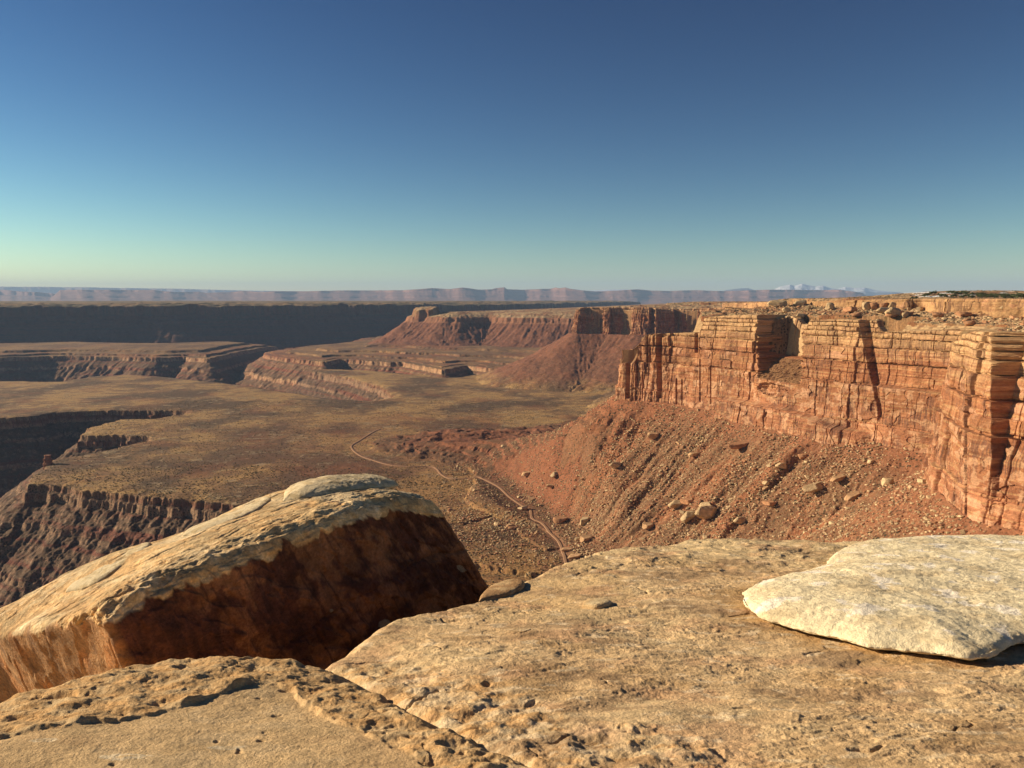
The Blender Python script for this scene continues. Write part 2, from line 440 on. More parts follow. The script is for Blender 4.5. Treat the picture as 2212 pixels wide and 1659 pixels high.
tal_noise = (3.0 * n_tal - lerp(7, 12.0, near_wall) * (.5 + 1.4 * np.clip(fbm2(u_up / 160, d_up / 300, 3, 35) + .3, 0, 1)) * gl) * sstep(5, 60, du) * (1 - 0.6 * sstep(260, 420, du)) + (1.6 * n_sml + 0.8 * fbm2(TX / 6, TY / 6, 3, 33)) * sstep(3, 30, du) + 2.5 * fbm2(TX / 28, TY / 28, 5, 34) * (1 - near_wall)
# resistant ledges in the red beds
tl = (tz + tal_noise + 6 * n_mid + 5 * n_big + 3 * n_sml) / 13.0
tzl = (np.floor(tl) + sstep(0.2, 0.7, tl - np.floor(tl))) * 13.0 - 6 * n_mid - 5 * n_big - 3 * n_sml
spur = sstep(260, 120, np.hypot(TX - 60, TY - 1540) - 60) * near_wall
h_tal = lerp(tz + tal_noise, tzl, 0.12 + 0.35 * spur)
h_tal = np.where(near_wall > .5, lerp(h_tal, np.minimum(h_tal, ZB + 1.5 + 0.10 * d_rd), sstep(110, 30, d_rd + 12 * n_mid)), h_tal)
ro = ROAD[np.argsort(ROAD[:, 1])]; west = sstep(15, -25, TX - np.interp(TY, ro[:, 1], ro[:, 0])) * (TY > 600) * (TY < 1700)
h_tal = lerp(h_tal, np.minimum(h_tal, ZB - 8), west)
h = np.where(du < 0, h_in, h_tal)
pxt = CX + FPX * TX / np.maximum(TY, 1)
tip = (near_wall > 0.5) & (TY > 1150) & (pxt < 1512)
h = np.where(tip, np.minimum(h, -72 - 25 * (pxt < 1385)), h)
d_notch, _ = coarse(lambda x, y: poly_dist(P_NOTCH, x, y))
h = np.where((du < 0) & (near_wall > .5), np.where(d_notch < 0, np.minimum(h, -122.0), h), h)
h = np.where((du >= 0) & (du < 24) & (swept < 0.5), cliff_far, h)
m = h > H; H = np.where(m, h, H); cid[m] = 5; dref = np.where(m, du, dref)

# --- red badlands at the foot of the headland
bi = np.clip(-d_bd, 0, 400)
bh = np.interp(bi, [0, 25, 90, 220], [0, 4, 12, 26]) + sstep(0, 50, bi) * (13 * ridge2(TX / 85 + n_big, TY / 120, 5, 41) - 8 + 3.0 * n_mid)
st = bh / 6.0 + 0.5 * n_mid; bh = lerp(bh, (np.floor(st) + sstep(0.3, 0.6, st - np.floor(st)) - 0.5 * n_mid) * 6.0, 0.35)
RIDGE = np.array([(205, 1470), (165, 1480), (124, 1500), (95, 1610), (60, 1710), (-10, 1835), (-100, 1890), (-230, 1960), (-330, 2040)], float)
ru = np.concatenate([[0], np.cumsum(np.linalg.norm(np.diff(RIDGE, axis=0), axis=1))])
d_rg, u_rg = coarse(lambda x, y: poly_dist(RIDGE, x, y, closed=False))
zr_ = np.interp(u_rg, ru, [-178, -196, -226, -262, -290, -324, -338, -352, -366])
rgn = ridge2(u_rg / 38 + 0.5 * n_mid, d_rg / 130, 4, 43) - .6
rel_ = zr_ - ZB; t_ = np.clip(1 - np.maximum(d_rg + 14 * n_mid, 0) / (85 + 1.05 * rel_), 0, 1)
hr = ZB - 5 + (rel_ + 5) * t_ ** 1.25 + (9 * rgn * sstep(0, 50, d_rg) + 3 * n_mid + 1.6 * n_sml) * sstep(0, .25, t_)
st = hr / 11.0 + 0.7 * n_mid; hr = lerp(hr, (np.floor(st) + sstep(0.25, 0.55, st - np.floor(st)) - 0.7 * n_mid) * 11.0, 0.45)
hr = np.where(d_rd < 120, lerp(hr, np.minimum(hr, ZB + 1.5 + 0.12 * d_rd), sstep(90, 25, d_rd)), hr)
m = (hr > H) & (DIST < 2600) & (t_ > 0.01); bm = m.copy(); H = np.where(m, hr, H); cid[m] = 6; dref = np.where(m, -hr * 0 - 50, dref)
hb = bench_top + bh
m = (hb > H) & (bi > 0); H = np.where(m, hb, H); cid[m] = 6; dref = np.where(m, d_bd, dref)

# road bed: the ground is evened out under it
zr = ZB + 1.0
H = np.where((cid == 1) | (cid == 6), H + 0.35 * fbm2(TX / 5, TY / 5, 2, 51), H)
# plateau beyond the gorge falls away and the plain runs to the horizon
H = H - 150 * sstep(13000, 30000, DIST)
# juniper hill on the right of the skyline
hill = Wd(np.array([2120.0]), np.array([640.0]), 1500.0)[0]
hx = (TX - hill[0]) / 190; hy = (TY - hill[1]) / 160
H = H + np.where(du < -100, 14.5 * np.exp(-(hx ** 2 + hy ** 2) ** 1.4), 0)

# slope for colouring
gz_r = np.gradient(H, axis=0) / np.gradient(RR)[:, None]
gz_a = np.gradient(H, axis=1) / (RR[:, None] * np.gradient(AZR)[None])
SL = np.hypot(gz_r, gz_a)
steep = sstep(0.75, 1.5, SL)

# --- albedo
c_soil = np.array([0.225, 0.130, 0.062]); c_dark = np.array([0.092, 0.056, 0.033]); c_gold = np.array([0.42, 0.26, 0.10])
c_redsoil = np.array([0.215, 0.075, 0.034])
pa = fbm2(TX / 260, TY / 330, 5, 61); pb = fbm2(TX / 50, TY / 50, 4, 62); pc = fbm2(TX / 9, TY / 9, 3, 63)
C = np.broadcast_to(c_soil, COL.shape).astype(np.float32).copy()
C = mixc(C, c_dark, sstep(-0.02, 0.15, pa + 0.35 * pb + 0.15 * pc) * 0.85)
C = mixc(C, c_gold, sstep(0.0, 0.18, -pa * 0.9 + 0.5 * pb + 0.2 * pc) * 0.7)
C = mixc(C, (0.30, 0.25, 0.17), sstep(0.33, 0.45, pb + 0.25 * pc) * 0.5)
C = mixc(C, c_redsoil, sstep(0.1, 0.35, fbm2(TX / 150, TY / 150, 3, 64)) * 0.35 + 0.25 * sstep(500, 100, d_rd))
wsh = np.abs(fbm2(TX / 130 + 0.8 * n_mid, TY / 130 - 0.8 * n_big, 3, 73)); C = mixc(C, (0.33, 0.235, 0.14), sstep(0.026, 0.006, wsh) * 0.75)
C = mixc(C, (0.10, 0.075, 0.035), sstep(0.06, 0.025, wsh) * sstep(.012, .02, wsh) * 0.45)
C = C * (1 + 0.28 * fbm2(TX / 5, TY / 5, 3, 74))[..., None]
# canyon slopes of grey brown shale with thin ledges
strat = fbm2(H / 7.0 + 0.6 * n_mid, TX / 900, 3, 65)
c_slope = mixc(np.broadcast_to(np.array([0.115, 0.070, 0.044]), COL.shape), (0.16, 0.06, 0.038), sstep(0.0, 0.35, strat + 0.25 * n_mid))
c_cl = mixc(np.broadcast_to(np.array([0.27, 0.165, 0.100]), COL.shape), (0.16, 0.062, 0.04), sstep(-0.1, 0.25, strat))
rim = sstep(-6, 4, dref)
low = (cid == 1) | (cid == 0) | (cid == 2) | (cid == 3)
C = np.where(low[..., None], mixc(C, 0, 0) * (1 - rim[..., None]) + (c_slope * (1 - steep[..., None]) + c_cl * steep[..., None]) * rim[..., None], C)
C = np.where(((cid == 2) | (cid == 3))[..., None], C * (1 - 0.55) + 0.55 * (c_slope * (1 - steep[..., None]) + c_cl * steep[..., None] * 1.05) * np.array([1.75, 1.65, 1.45]), C)
# far mesa
cf = mixc(np.broadcast_to(np.array([0.14, 0.062, 0.045]), COL.shape), (0.09, 0.062, 0.052), sstep(-0.1, 0.3, strat))
cft = mixc(np.broadcast_to(np.array([0.25, 0.165, 0.085]), COL.shape), (0.11, 0.085, 0.045), sstep(-0.15, 0.2, fbm2(TX / 220, TY / 220, 4, 66)))
C = np.where((cid == 4)[..., None], np.where((df < -10)[..., None], cft, cf), C)
# high mesa: cream slickrock on top, red talus
ctop = mixc(np.broadcast_to(np.array([0.40, 0.27, 0.15]), COL.shape), (0.28, 0.145, 0.075), sstep(-0.05, 0.25, n_mid + 0.3 * n_sml))
ctop = mixc(ctop, (0.09, 0.085, 0.045), sstep(0.22, 0.38, fbm2(TX / 14, TY / 14, 3, 67)) * 0.7)
ctop = np.where((steep > 0.3)[..., None], ctop * np.array([0.72, 0.60, 0.52]), ctop)
ccl = np.broadcast_to(np.array([0.27, 0.125, 0.07]), COL.shape)
ct = np.broadcast_to(np.array([0.185, 0.090, 0.047]), COL.shape)
redm = 0.85 * sstep(-0.05, 0.3, fbm2(u_up / 45 + n_mid * .6, d_up / 170, 4, 68) + 0.25 * n_sml * 0.5 + 0.35 * spur - 0.03)
ct = mixc(ct, (0.27, 0.105, 0.050), redm * .9)
ct = mixc(ct, (0.15, 0.085, 0.045), sstep(0.05, 0.3, fbm2(TX / 40, TY / 40, 4, 69)) * 0.55 * (1 - spur))
ct = mixc(ct, (0.42, 0.30, 0.17), sstep(0.08, 0.30, fbm2(TX / 3.2, TY / 3.2, 2, 70) + 0.25 * n_mid) * 0.35 * (1 - 0.8 * spur))
farf = sstep(2500, 3800, DIST)
ct = ct * (1 - farf[..., None]) + mixc(ct, (0.185, 0.075, 0.045), 0.85) * farf[..., None]
hm = np.where((du < -12)[..., None], ctop, np.where((du < 24 * (1 - swept))[..., None], ccl, ct))
ct_b = sstep(70, 10, du + 25 * n_mid)[..., None] * near_wall[..., None] * (du > 0)[..., None] * .6
hm = hm * (1 - ct_b) + np.array([0.27, 0.108, 0.055]) * ct_b
# talus fades into the soil of the bench
fade = sstep(lerp(345, 230, near_wall), lerp(470, 420, near_wall), du + 40 * n_mid)[..., None] * (cid == 5)[..., None]
C = np.where((cid == 5)[..., None], hm * (1 - fade) + C * fade, C)
bi = np.where(bm, np.maximum(bi, 75 * sstep(0.02, .3, t_)), bi)
cb = mixc(np.broadcast_to(np.array([0.155, 0.080, 0.043]), COL.shape), (0.205, 0.082, 0.042), sstep(-0.05, 0.4, n_mid + 0.8 * sstep(0.4, 1.0, SL) + 0.003 * (bi - 60)))
C = np.where((cid == 6)[..., None], mixc(C, 0, 0) * (1 - sstep(0, 60, bi)[..., None]) + cb * sstep(0, 60, bi)[..., None], C)
C = np.where((cid == 4)[..., None] & (DIST > 9000)[..., None], C, C)
# pale wash dust beside the road
C = mixc(C, (0.30, 0.15, 0.085), sstep(9, 4, d_rd + 2 * n_sml) * 0.45)
snowp = sstep(0.20, 0.3, fbm2((TX) / 60, (TY) / 40, 3, 72)) * (H > 2.5) * (DIST < 2500) * (cid == 5)
C = mixc(C, (0.82, 0.84, 0.86), snowp)
COL = C

M_terrain = rock_mat('desert_ground', layers=((0.35, 0.35), (0.06, 0.18)), bump=((0.5, 0.9), (0.12, 1.5)), speck=(0.22, 0.27, (0.042, 0.036, 0.020)), rough=0.95)
terr = make_mesh('canyon_terrain', np.stack([TX, TY, H], -1), grid_faces(NR, NC)[:, ::-1], M_terrain, COL)
tag(terr, kind='structure')

def height_at(x, y):
    r = np.hypot(x, y); a = np.degrees(np.arctan2(x, y))
    fi = np.interp(r, RR, np.arange(NR)); fj = np.interp(a, AZ, np.arange(NC))
    i = np.minimum(fi.astype(int), NR - 2); j = np.minimum(fj.astype(int), NC - 2); p = fi - i; q = fj - j
    return (H[i, j] * (1 - p) * (1 - q) + H[i + 1, j] * p * (1 - q) + H[i, j + 1] * (1 - p) * q + H[i + 1, j + 1] * p * q)
def hit(px, py, lo=400.0, hi=6000.0):     # where the sight line through a pixel meets the terrain
    a, b, c = ray(px, py); n = math.hypot(a, b)
    r = np.exp(np.linspace(math.log(lo), math.log(hi), 4000))
    z = r * c / n; hh = height_at(r * a / n, r * b / n)
    k = np.argmax(z < hh)
    return (r[k] * a / n, r[k] * b / n, hh[k]) if z[k] < hh[k] else None

# ------------------------------------------------------------------ dirt road
def catmull(P, n):
    P = np.asarray(P, float); Q_ = np.concatenate([[2 * P[0] - P[1]], P, [2 * P[-1] - P[-2]]]); out = []
    for i in range(len(P) - 1):
        t = np.linspace(0, 1, n, endpoint=False)[:, None]; a, b, c, d = Q_[i:i + 4]
        out.append(0.5 * ((2 * b) + (c - a) * t + (2 * a - 5 * b + 4 * c - d) * t ** 2 + (3 * b - a - 3 * c + d) * t ** 3))
    return np.concatenate(out + [P[-1:]])
rp = catmull(ROAD, 40)
tg = np.gradient(rp, axis=0); tg /= np.linalg.norm(tg, axis=1)[:, None]; nr_ = np.stack([-tg[:, 1], tg[:, 0]], -1)
cols = np.linspace(-1, 1, 9)
wid = 2.7 * (1 + 0.15 * pn2(np.arange(len(rp)) / 14.0, np.zeros(len(rp)), 5))
RXY = rp[:, None] + nr_[:, None] * (cols[None, :, None] * wid[:, None, None])
RZ = height_at(RXY[..., 0], RXY[..., 1])
k = np.ones(9) / 9
RZ = np.apply_along_axis(lambda v: np.convolve(np.pad(v, 4, 'edge'), k, 'valid'), 0, RZ)
RZ = RZ.mean(1, keepdims=True) * 0.4 + RZ * 0.6 + 1.1 - 2.2 * (np.abs(cols[None]) > 0.95)
rc = np.broadcast_to(np.array([0.31, 0.18, 0.105]), RXY.shape[:2] + (3,)) * (1 - 0.18 * (np.abs(np.abs(cols) - 0.5) < 0.2)[None, :, None])
M_road = rock_mat('packed_red_dirt', layers=((0.5, 0.2),), bump=((1.0, 0.1),))
road = make_mesh('dirt_road', np.concatenate([RXY, RZ[..., None]], -1), grid_faces(*RXY.shape[:2]), M_road, rc)
tag(road, kind='structure')


# ================================================================== CLIFF FACES (swept along the rim, joint blocks and beds)
def resample(P, ds):
    P = np.asarray(P, float); L = np.concatenate([[0], np.cumsum(np.linalg.norm(np.diff(P, axis=0), axis=1))])
    n = int(L[-1] / ds); u = np.linspace(0, L[-1], n)
    return np.stack([np.interp(u, L, P[:, 0]), np.interp(u, L, P[:, 1])], -1), u
def gsm(a, n):
    k = np.exp(-np.linspace(-2, 2, 2 * n + 1) ** 2); k /= k.sum()
    return np.stack([np.convolve(np.pad(a[:, i], n, 'edge'), k, 'valid') for i in range(a.shape[1])], -1)

def blockwork(u, z, beds, seed, joint=1.0):
    """offset towards the viewer of a bedded, jointed face; beds = list of (z_low, setback, massive 0..1)"""
    zl = np.array([b[0] for b in beds] + [1e4]); bu = z + 0.9 * pn2(u / 70, z * 0 + seed, seed) + 0.5 * pn2(u / 13, z / 30, seed + 1)
    li = np.clip(np.searchsorted(zl, bu) - 1, 0, len(beds) - 1)
    z0 = zl[li]; th = np.minimum(zl[li + 1], z0 + 30) - z0
    mass = np.array([b[2] for b in beds])[li]; sb = np.array([b[1] for b in beds])[li]
    w = np.clip(th * (1.2 + 4.5 * rnd(li, seed)), 14, 70) * joint * (1 + 0.5 * mass)
    uu = (u + 1.2 * pn2(u / 9, z / 7, seed + 2) + 3 * rnd(li, seed + 3)) / w + 7.3 * rnd(li, seed + 4)
    ci = np.floor(uu); fu = uu - ci
    # some cells are split in two
    sp = rnd(ci * 31 + li * 7, seed + 9) > 0.5; fu2 = np.where(sp, (fu * 2) % 1, fu); ci2 = np.where(sp, ci * 2 + (fu > .5), ci * 2 + 5001)
    eu = np.minimum(fu2, 1 - fu2) * w * np.where(sp, 0.5, 1.0)
    pr = (rnd(ci2 * 17 + li * 101, seed + 5) - 0.5) * (0.12 * np.minimum(th, 14) + 0.8) * 1.1
    ez = np.minimum(np.clip(bu - z0, 0, 99), np.clip(z0 + th - bu, 0, 99))
    rr = 0.9 + 1.0 * (1 - mass)
    gv = np.clip(0.55 + 1.2 * pn2(u / 25, z / 8 + seed, seed + 6), 0, 1.2)
    rnde = -1.2 * gv * np.exp(-(ez / rr) ** 2) - (1.3 - .4 * mass) * sstep(0.25, .75, rnd(ci2 * 5 + li, seed + 7)) * np.exp(-(eu / 0.5) ** 2)
    # master joints: whole panels of the wall stand forward or back, with stepped, wandering edges
    zz_ = np.floor(z / 11 + rnd(np.floor(u / 40), seed) ) ; wob = 6.0 * (rnd(li * 13 + 5, seed + 11) - .5) + 1.2 * pn2(z / 14, u / 60, seed + 12)
    for (cw, amp_, sd) in ((61.0, 6.5, 21), (27.0, 1.8, 22)):
        up = (u + wob) / (cw * joint) + 0.35 * pn2(u / (cw * 2), z * 0, seed + sd); pi_ = np.floor(up); pf = up - pi_
        hk = np.where(rnd(pi_ * 7 + 3, seed + sd) > .45, 1.0, sstep(zl[0] + 60 + 60 * rnd(pi_ * 3, seed + sd), zl[0] + 66 + 60 * rnd(pi_ * 3, seed + sd), z))
        pr = pr + (rnd(pi_ * 11 + 1, seed + sd) - .5) * amp_ * hk
        e_ = np.minimum(pf, 1 - pf) * cw * joint; pr = pr - 1.4 * np.exp(-(e_ / .7) ** 2) * (rnd(pi_ * 5 + 2, seed + sd) > .55)
    return -sb + pr + rnde, li, ci2, mass, ez

def swept_wall(name, line, beds, ztop_fn, zbot, ds, dz, feats=None, batter=0.10, seed=1, cap=56.0, sm=18, joint=1.0, rough=1.0):
    P, u = resample(line, ds)
    Ps = gsm(P, max(2, int(4 / ds)))
    t = np.gradient(gsm(P, int(sm / ds)), axis=0); t /= np.linalg.norm(t, axis=1)[:, None]
    n_out = np.stack([-t[:, 1], t[:, 0]], -1)
    zt = ztop_fn(Ps[:, 0], Ps[:, 1], u)
    nv = max(30, int((float(np.median(zt)) - zbot) / dz)); v = np.linspace(0, 1, nv)[:, None]
    Z = zbot + (zt[None] - zbot) * v; U = np.broadcast_to(u[None], Z.shape)
    off, li, ci, mass, ez = blockwork(U, Z, beds, seed, joint)
    off = off - (Z - zbot) * batter
    X0 = Ps[None, :, 0] + 0 * Z; Y0 = Ps[None, :, 1] + 0 * Z
    wd1, wd2, wc = worley2(U / 17 + 0.4 * pn2(U / 9, Z / 9, 4), Z / 12, seed + 3)
    off = off + mass * (wc - 0.5) * 1.6 + rough * (0.9 * fbm3(X0 / 9, Y0 / 9, Z / 7, 4, seed) + 0.35 * fbm3(X0 / 2, Y0 / 2, Z / 0.9, 2, seed + 1)) + rough * 3.6 * fbm2(U / 42, Z / 34, 4, seed + 8) + rough * 1.6 * fbm3(X0 / 14, Y0 / 14, Z / 20, 4, seed + 31)
    shelf = np.zeros(Z.shape)
    if feats is not None: off, shelf = feats(off, U, Z, X0 + n_out[None, :, 0] * off, Y0 + n_out[None, :, 1] * off)
    top_round = np.clip((zt[None] - Z) / 3.0, 0, 1); off = off - 2.2 * (1 - np.sqrt(1 - (1 - top_round) ** 2 * 0.98))
    X = Ps[None, :, 0] + n_out[None, :, 0] * off; Y = Ps[None, :, 1] + n_out[None, :, 1] * off
    # cap running back to the plateau
    nc = 60; s = (np.linspace(0, 1, nc + 1)[1:, None]) ** 1.3
    o1 = off[-1][None] * (1 - s) + (-cap) * s
    Xc = Ps[None, :, 0] + n_out[None, :, 0] * o1; Yc = Ps[None, :, 1] + n_out[None, :, 1] * o1
    ze = height_at(Xc[-1], Yc[-1]) - 1.5
    Zc = zt[None] + (ze[None] - zt[None]) * sstep(0.35, 1, s) ** 1.0 + 1.3 * fbm2(Xc / 12, Yc / 12, 4, seed) * sstep(0, .1, s) * (1 - s)
    q = Zc / 3.0; Zc = lerp(Zc, (np.floor(q) + sstep(.2, .8, q - np.floor(q))) * 3.0, 0.6 * sstep(0, .15, s))
    VX = np.concatenate([X, Xc]); VY = np.concatenate([Y, Yc]); VZ = np.concatenate([Z, Zc])
    info = dict(U=np.concatenate([U, np.broadcast_to(u[None], Xc.shape)]), li=np.concatenate([li, li[-1:] + 0 * Xc.astype(int)]), wc=np.concatenate([wc, 0 * Xc]),
                ci=np.concatenate([ci, 0 * Xc]), mass=np.concatenate([mass, 0 * Xc]), ez=np.concatenate([ez, 5 + 0 * Xc]), shelf=np.concatenate([shelf, 1 + 0 * Xc]), off=np.concatenate([off, o1]))
    return VX, VY, VZ, info

def wall_colour(X, Y, Z, I, seed, dull=0.0):
    U = I['U']; n1 = fbm2(U / 30, Z / 9, 4, seed); n2 = fbm2(U / 5, Z / 2.0, 3, seed + 1); st = fbm2(U / 120, Z / 2.2, 3, seed + 2)
    C = np.broadcast_to(np.array([0.38, 0.170, 0.078]), Z.shape + (3,)).astype(np.float32).copy()
    C = mixc(C, (0.44, 0.20, 0.105), sstep(-125, -160, Z + 24 * n1) * 0.7)
    C = mixc(C, (0.27, 0.105, 0.050), sstep(.0, .3, fbm2(U / 60, Z / 18, 4, seed + 15)) * .55)
    hi = sstep(-88, -42, Z + 16 * n1 + 14 * st)
    C = mixc(C, (0.56, 0.37, 0.19), hi * 0.85)
    C = mixc(C, (0.52, 0.33, 0.16), sstep(0.1, 0.3, st) * 0.5)
    C = mixc(C, (0.25, 0.10, 0.05), sstep(0.05, 0.35, -st + .3 * n2) * 0.45)
    # broken faces of the massive beds: pink fresh rock against dark desert varnish
    C = mixc(C, (0.58, 0.335, 0.205), I['mass'] * sstep(0.72, 0.8, I['wc']) * sstep(0, .2, n1) * 0.7)
    streak = fbm2(U / 1.3, Z / 26, 3, seed + 4) + 0.5 * fbm2(U / 7, Z / 22, 3, seed + 5)
    vz = sstep(-.15, .2, fbm2(U / 45, Z / 40, 3, seed + 14)); C = mixc(C, (0.14, 0.070, 0.050), (.25 + .85 * vz) * I['mass'] * sstep(-0.16, 0.16, streak + 0.25 * (0.5 - I['wc'])) * 0.7)
    C = mixc(C, (0.17, 0.09, 0.06), (1 - I['mass']) * sstep(0.1, 0.4, streak) * 0.5)
    C = mixc(C, (0.56, 0.34, 0.20), I['mass'] * sstep(.12, .2, fbm2(U / 16, Z / 12, 3, seed + 17)) * sstep(-90, -110, Z) * .55)
    tone = 0.84 + 0.30 * rnd(I['ci'] * 17 + I['li'] * 101, seed + 6)
    C = 0.90 * C * tone[..., None] * (1 + 0.22 * n2)[..., None]
    capc = mixc(np.broadcast_to(np.array([0.46, 0.31, 0.165]), Z.shape + (3,)), (0.25, 0.14, 0.075), sstep(0.0, 0.35, fbm2(X / 9, Y / 9, 4, seed + 7)))
    capc = np.where((Z < -84)[..., None], capc * np.array([.55, .45, .42]), capc)
    C = mixc(C, 0, 0) * (1 - I['shelf'][..., None]) + capc * I['shelf'][..., None]
    return C

def px_of(x, y, z=-50.0):
    dep = y * math.cos(PITCH) - z * math.sin(PITCH)
    return CX + FPX * x / dep
def z_at(x, y, py):                       # height at plan position seen at row py
    b = math.cos(PITCH) + (CY - py) / FPX * math.sin(PITCH); c = -math.sin(PITCH) + (CY - py) / FPX * math.cos(PITCH)
    return y * c / b

TOPS = np.array([(1300,790),(1325,786),(1350,783),(1352,800),(1356,800),(1358,784),(1369,781),(1371,745),(1378,736),(1387,722),(1419,721),(1421,729),(1427,729),(1429,720),(1498,718),(1502,686),(1560,681),(1613,680),(1640,688),(1650,700),(1700,708),(1724,706),(1732,691),(1800,690),(1866,693),(1871,706),(1884,717),(1960,715),(2036,711),(2100,711)], float)
TOPN = np.array([(1980,730),(2036,735),(2042,718),(2050,715),(2128,717),(2138,726),(2146,744),(2160,738),(2172,718),(2200,712),(2500,705)], float)
line_main = np.concatenate([np.array([(250,235),(330,400),(376,520)], float), wall_near, wall_mid, wall_far, wall_back])
UB = None
def ztop_main(x, y, u):
    p = px_of(x, y)
    near = y < 840
    xx = x + 6.0; yy = y + 12.0
    z = np.where(near, z_at(x + 14, y + 6, np.interp(p, TOPN[:, 0], TOPN[:, 1])), z_at(x + 12, y + 8, np.interp(p, TOPS[:, 0], TOPS[:, 1])))
    z = np.where(y > 1500, -95.0, z)
    z = np.where(near & (p > 2250), -30, z)
    k = 5; kk = np.ones(k) / k
    return np.convolve(np.pad(z, k // 2, 'edge'), kk, 'valid')

BEDS = [(-200, -3.0, 1.0), (-161, -1.0, 0.0), (-158.5, 0.5, 1.0), (-112, 4.6, 0.1), (-109.5, 2.6, 0.5), (-98, 3.6, 0.9), (-84, 7.6, 0.0), (-82, 4.4, 0.8),
        (-64, 7.6, 0.0), (-62.6, 5.4, 0.6), (-52, 8.6, 0.0), (-50.4, 6.2, 0.4), (-44, 9.2, 0.0), (-42.8, 7.0, 0.3), (-38, 10, 0), (-36.8, 8.0, 0.2), (-32, 11.5, 0), (-31, 9, 0.2)]

def feats_main(off, U, Z, X, Y):
    p = px_of(X, Y, Z)
    shelf = np.zeros(Z.shape); n_j = pn2(Y / 9, Z / 30, 5)
    far = (Y > 1000)
    # deep joints between the pillars of the tip: pixel column, half width m, depth m, z range
    for (pc, w, dpt, za, zb) in [(1355, 3.0, 26, -178, 0), (1423, 3.6, 17, -172, 0), (1374, 0.9, 6, -150, 0), (1398, 1.2, 8, -120, 0), (1387, .9, 4, -176, -130), (1461, 1.2, 5, -180, -136), (1473, 0.9, 5, -180, -136), (1504, 2.2, 9, -90, 0),
                                 (1512, 1.0, 3, -170, -100), (1535, 0.9, 3, -170, -110)]:
        du_ = (p - pc) / FPX * Y
        m = far * np.exp(-(du_ / w) ** 4) * sstep(za - 1, za + 1, Z) * (1 - sstep(zb - 1, zb + 1, Z))
        off = off - dpt * m
    # pillar rounding at the tip
    tipm = far * sstep(1470, 1440, p)
    fl = ridge2(U / 13 + 0.2 * pn2(U / 8, Z / 20, 5), Z / 200, 2, 88)
    off = off - 3.2 * tipm * (0.9 - fl)
    # great notch with its rubble shelf
    pj = p + 5 * (rnd(np.floor((Z + 2 * n_j) / 5.5), 3) - .5) + 3 * pn2(Z / 2.5, Y / 6, 7); e0 = sstep(1636, 1641, pj) * (1 - sstep(1727 - 4, 1733, pj + 6 * pn2(Z / 9, Z * 0, 3))) * (Y < 1240) * (Y > 1040)
    side = np.clip((p - 1640) / 95.0, 0, 1)
    dpt = np.interp(Z, [-121, -112, -88, -86.5, -70, -30], [0, 8, 40, 58, 60, 64]) * lerp(1.0, 0.80, side)
    off = off - e0 * dpt
    shelf = np.maximum(shelf, e0 * sstep(-122, -119, Z) * (1 - sstep(-90, -88, Z)))
    off = off + shelf * 4.5 * fbm2(U / 5, Z / 3, 5, 71)
    # upper right beds set back behind the joint at 1868, ledge on the massive bed
    r2 = sstep(1864, 1870, p + 0.35 * (Z + 60)) * (Y < 1090) * (Y > 845)
    off = off - r2 * (5.5 + 0.02 * (Z + 100)) * sstep(-113, -109, Z)
    jn = np.exp(-(((p - 1872 + 0.30 * (Z + 50)) / FPX * Y) / 2.6) ** 4) * (Y < 1090) * (Y > 845) * sstep(-160, -150, Z)
    off = off - 6 * jn
    off = off + 7.0 * (Y > 845) * (Y < 1090) * (1 - sstep(-114, -108, Z)) * sstep(1880, 1930, p)
    # low outer bench of rock in front of the main wall
    b1 = (Y > 900) * (Y < 1270) * sstep(1905, 1850, p)
    off = off + b1 * 13 * (1 - sstep(-160, -154, Z + 0.10 * np.maximum(p - 1700, 0) + 3 * pn2(U / 30, U * 0, 9)))
    # shallow alcoves at the foot
    for (pc, zc, wa, ha, dd) in [(1668, -134, 24, 11, 9), (1905, -140, 16, 14, 3)]:
        a_ = 1 - np.clip(((p - pc) / FPX * Y / wa) ** 2 + ((Z - zc) / ha) ** 2, 0, 1)
        off = off - dd * np.sqrt(np.clip(a_ + .9 * fbm2(U / 9, Z / 6, 4, 45), 0, 1)) * (a_ > 0) * sstep(0, .25, a_) * (Y > 900)
    # slot right of the near buttress, widening upwards
    nr2 = (Y < 700)
    a_ = sstep(2140, 2147, p + 3 * pn2(Z / 12, Z * 0, 8)) * nr2
    dep = np.interp(Z, [-170, -140, -60, -25], [0.5, 7, 22, 27])
    off = off - a_ * dep * (1 - 0.25 * sstep(2170, 2230, p))
    # corner joints of the buttress
    for (pc, w, dpt) in [(2086, 0.8, 3.0), (2062, 0.5, 1.2)]:
        off = off - dpt * np.exp(-(((p - pc) / FPX * Y) / w) ** 4) * nr2
    return off, shelf

VX, VY, VZ, I = swept_wall('w', line_main, BEDS, ztop_main, -196.0, 0.42 / Q, 0.40 / Q, feats_main, 0.055, 3)
WC = wall_colour(VX, VY, VZ, I, 11)
M_wall = rock_mat('sandstone_cliff', layers=((0.25, 0.2), (1.2, 0.15)), bump=((0.8, 0.5), (0.22, 0.7)), stretch=(1, 1, 2.4), rough=0.93)
w1 = make_mesh('sandstone_cliff', np.stack([VX, VY, VZ], -1), grid_faces(*VX.shape), M_wall, WC, smooth=False)
tag(w1, kind='structure')

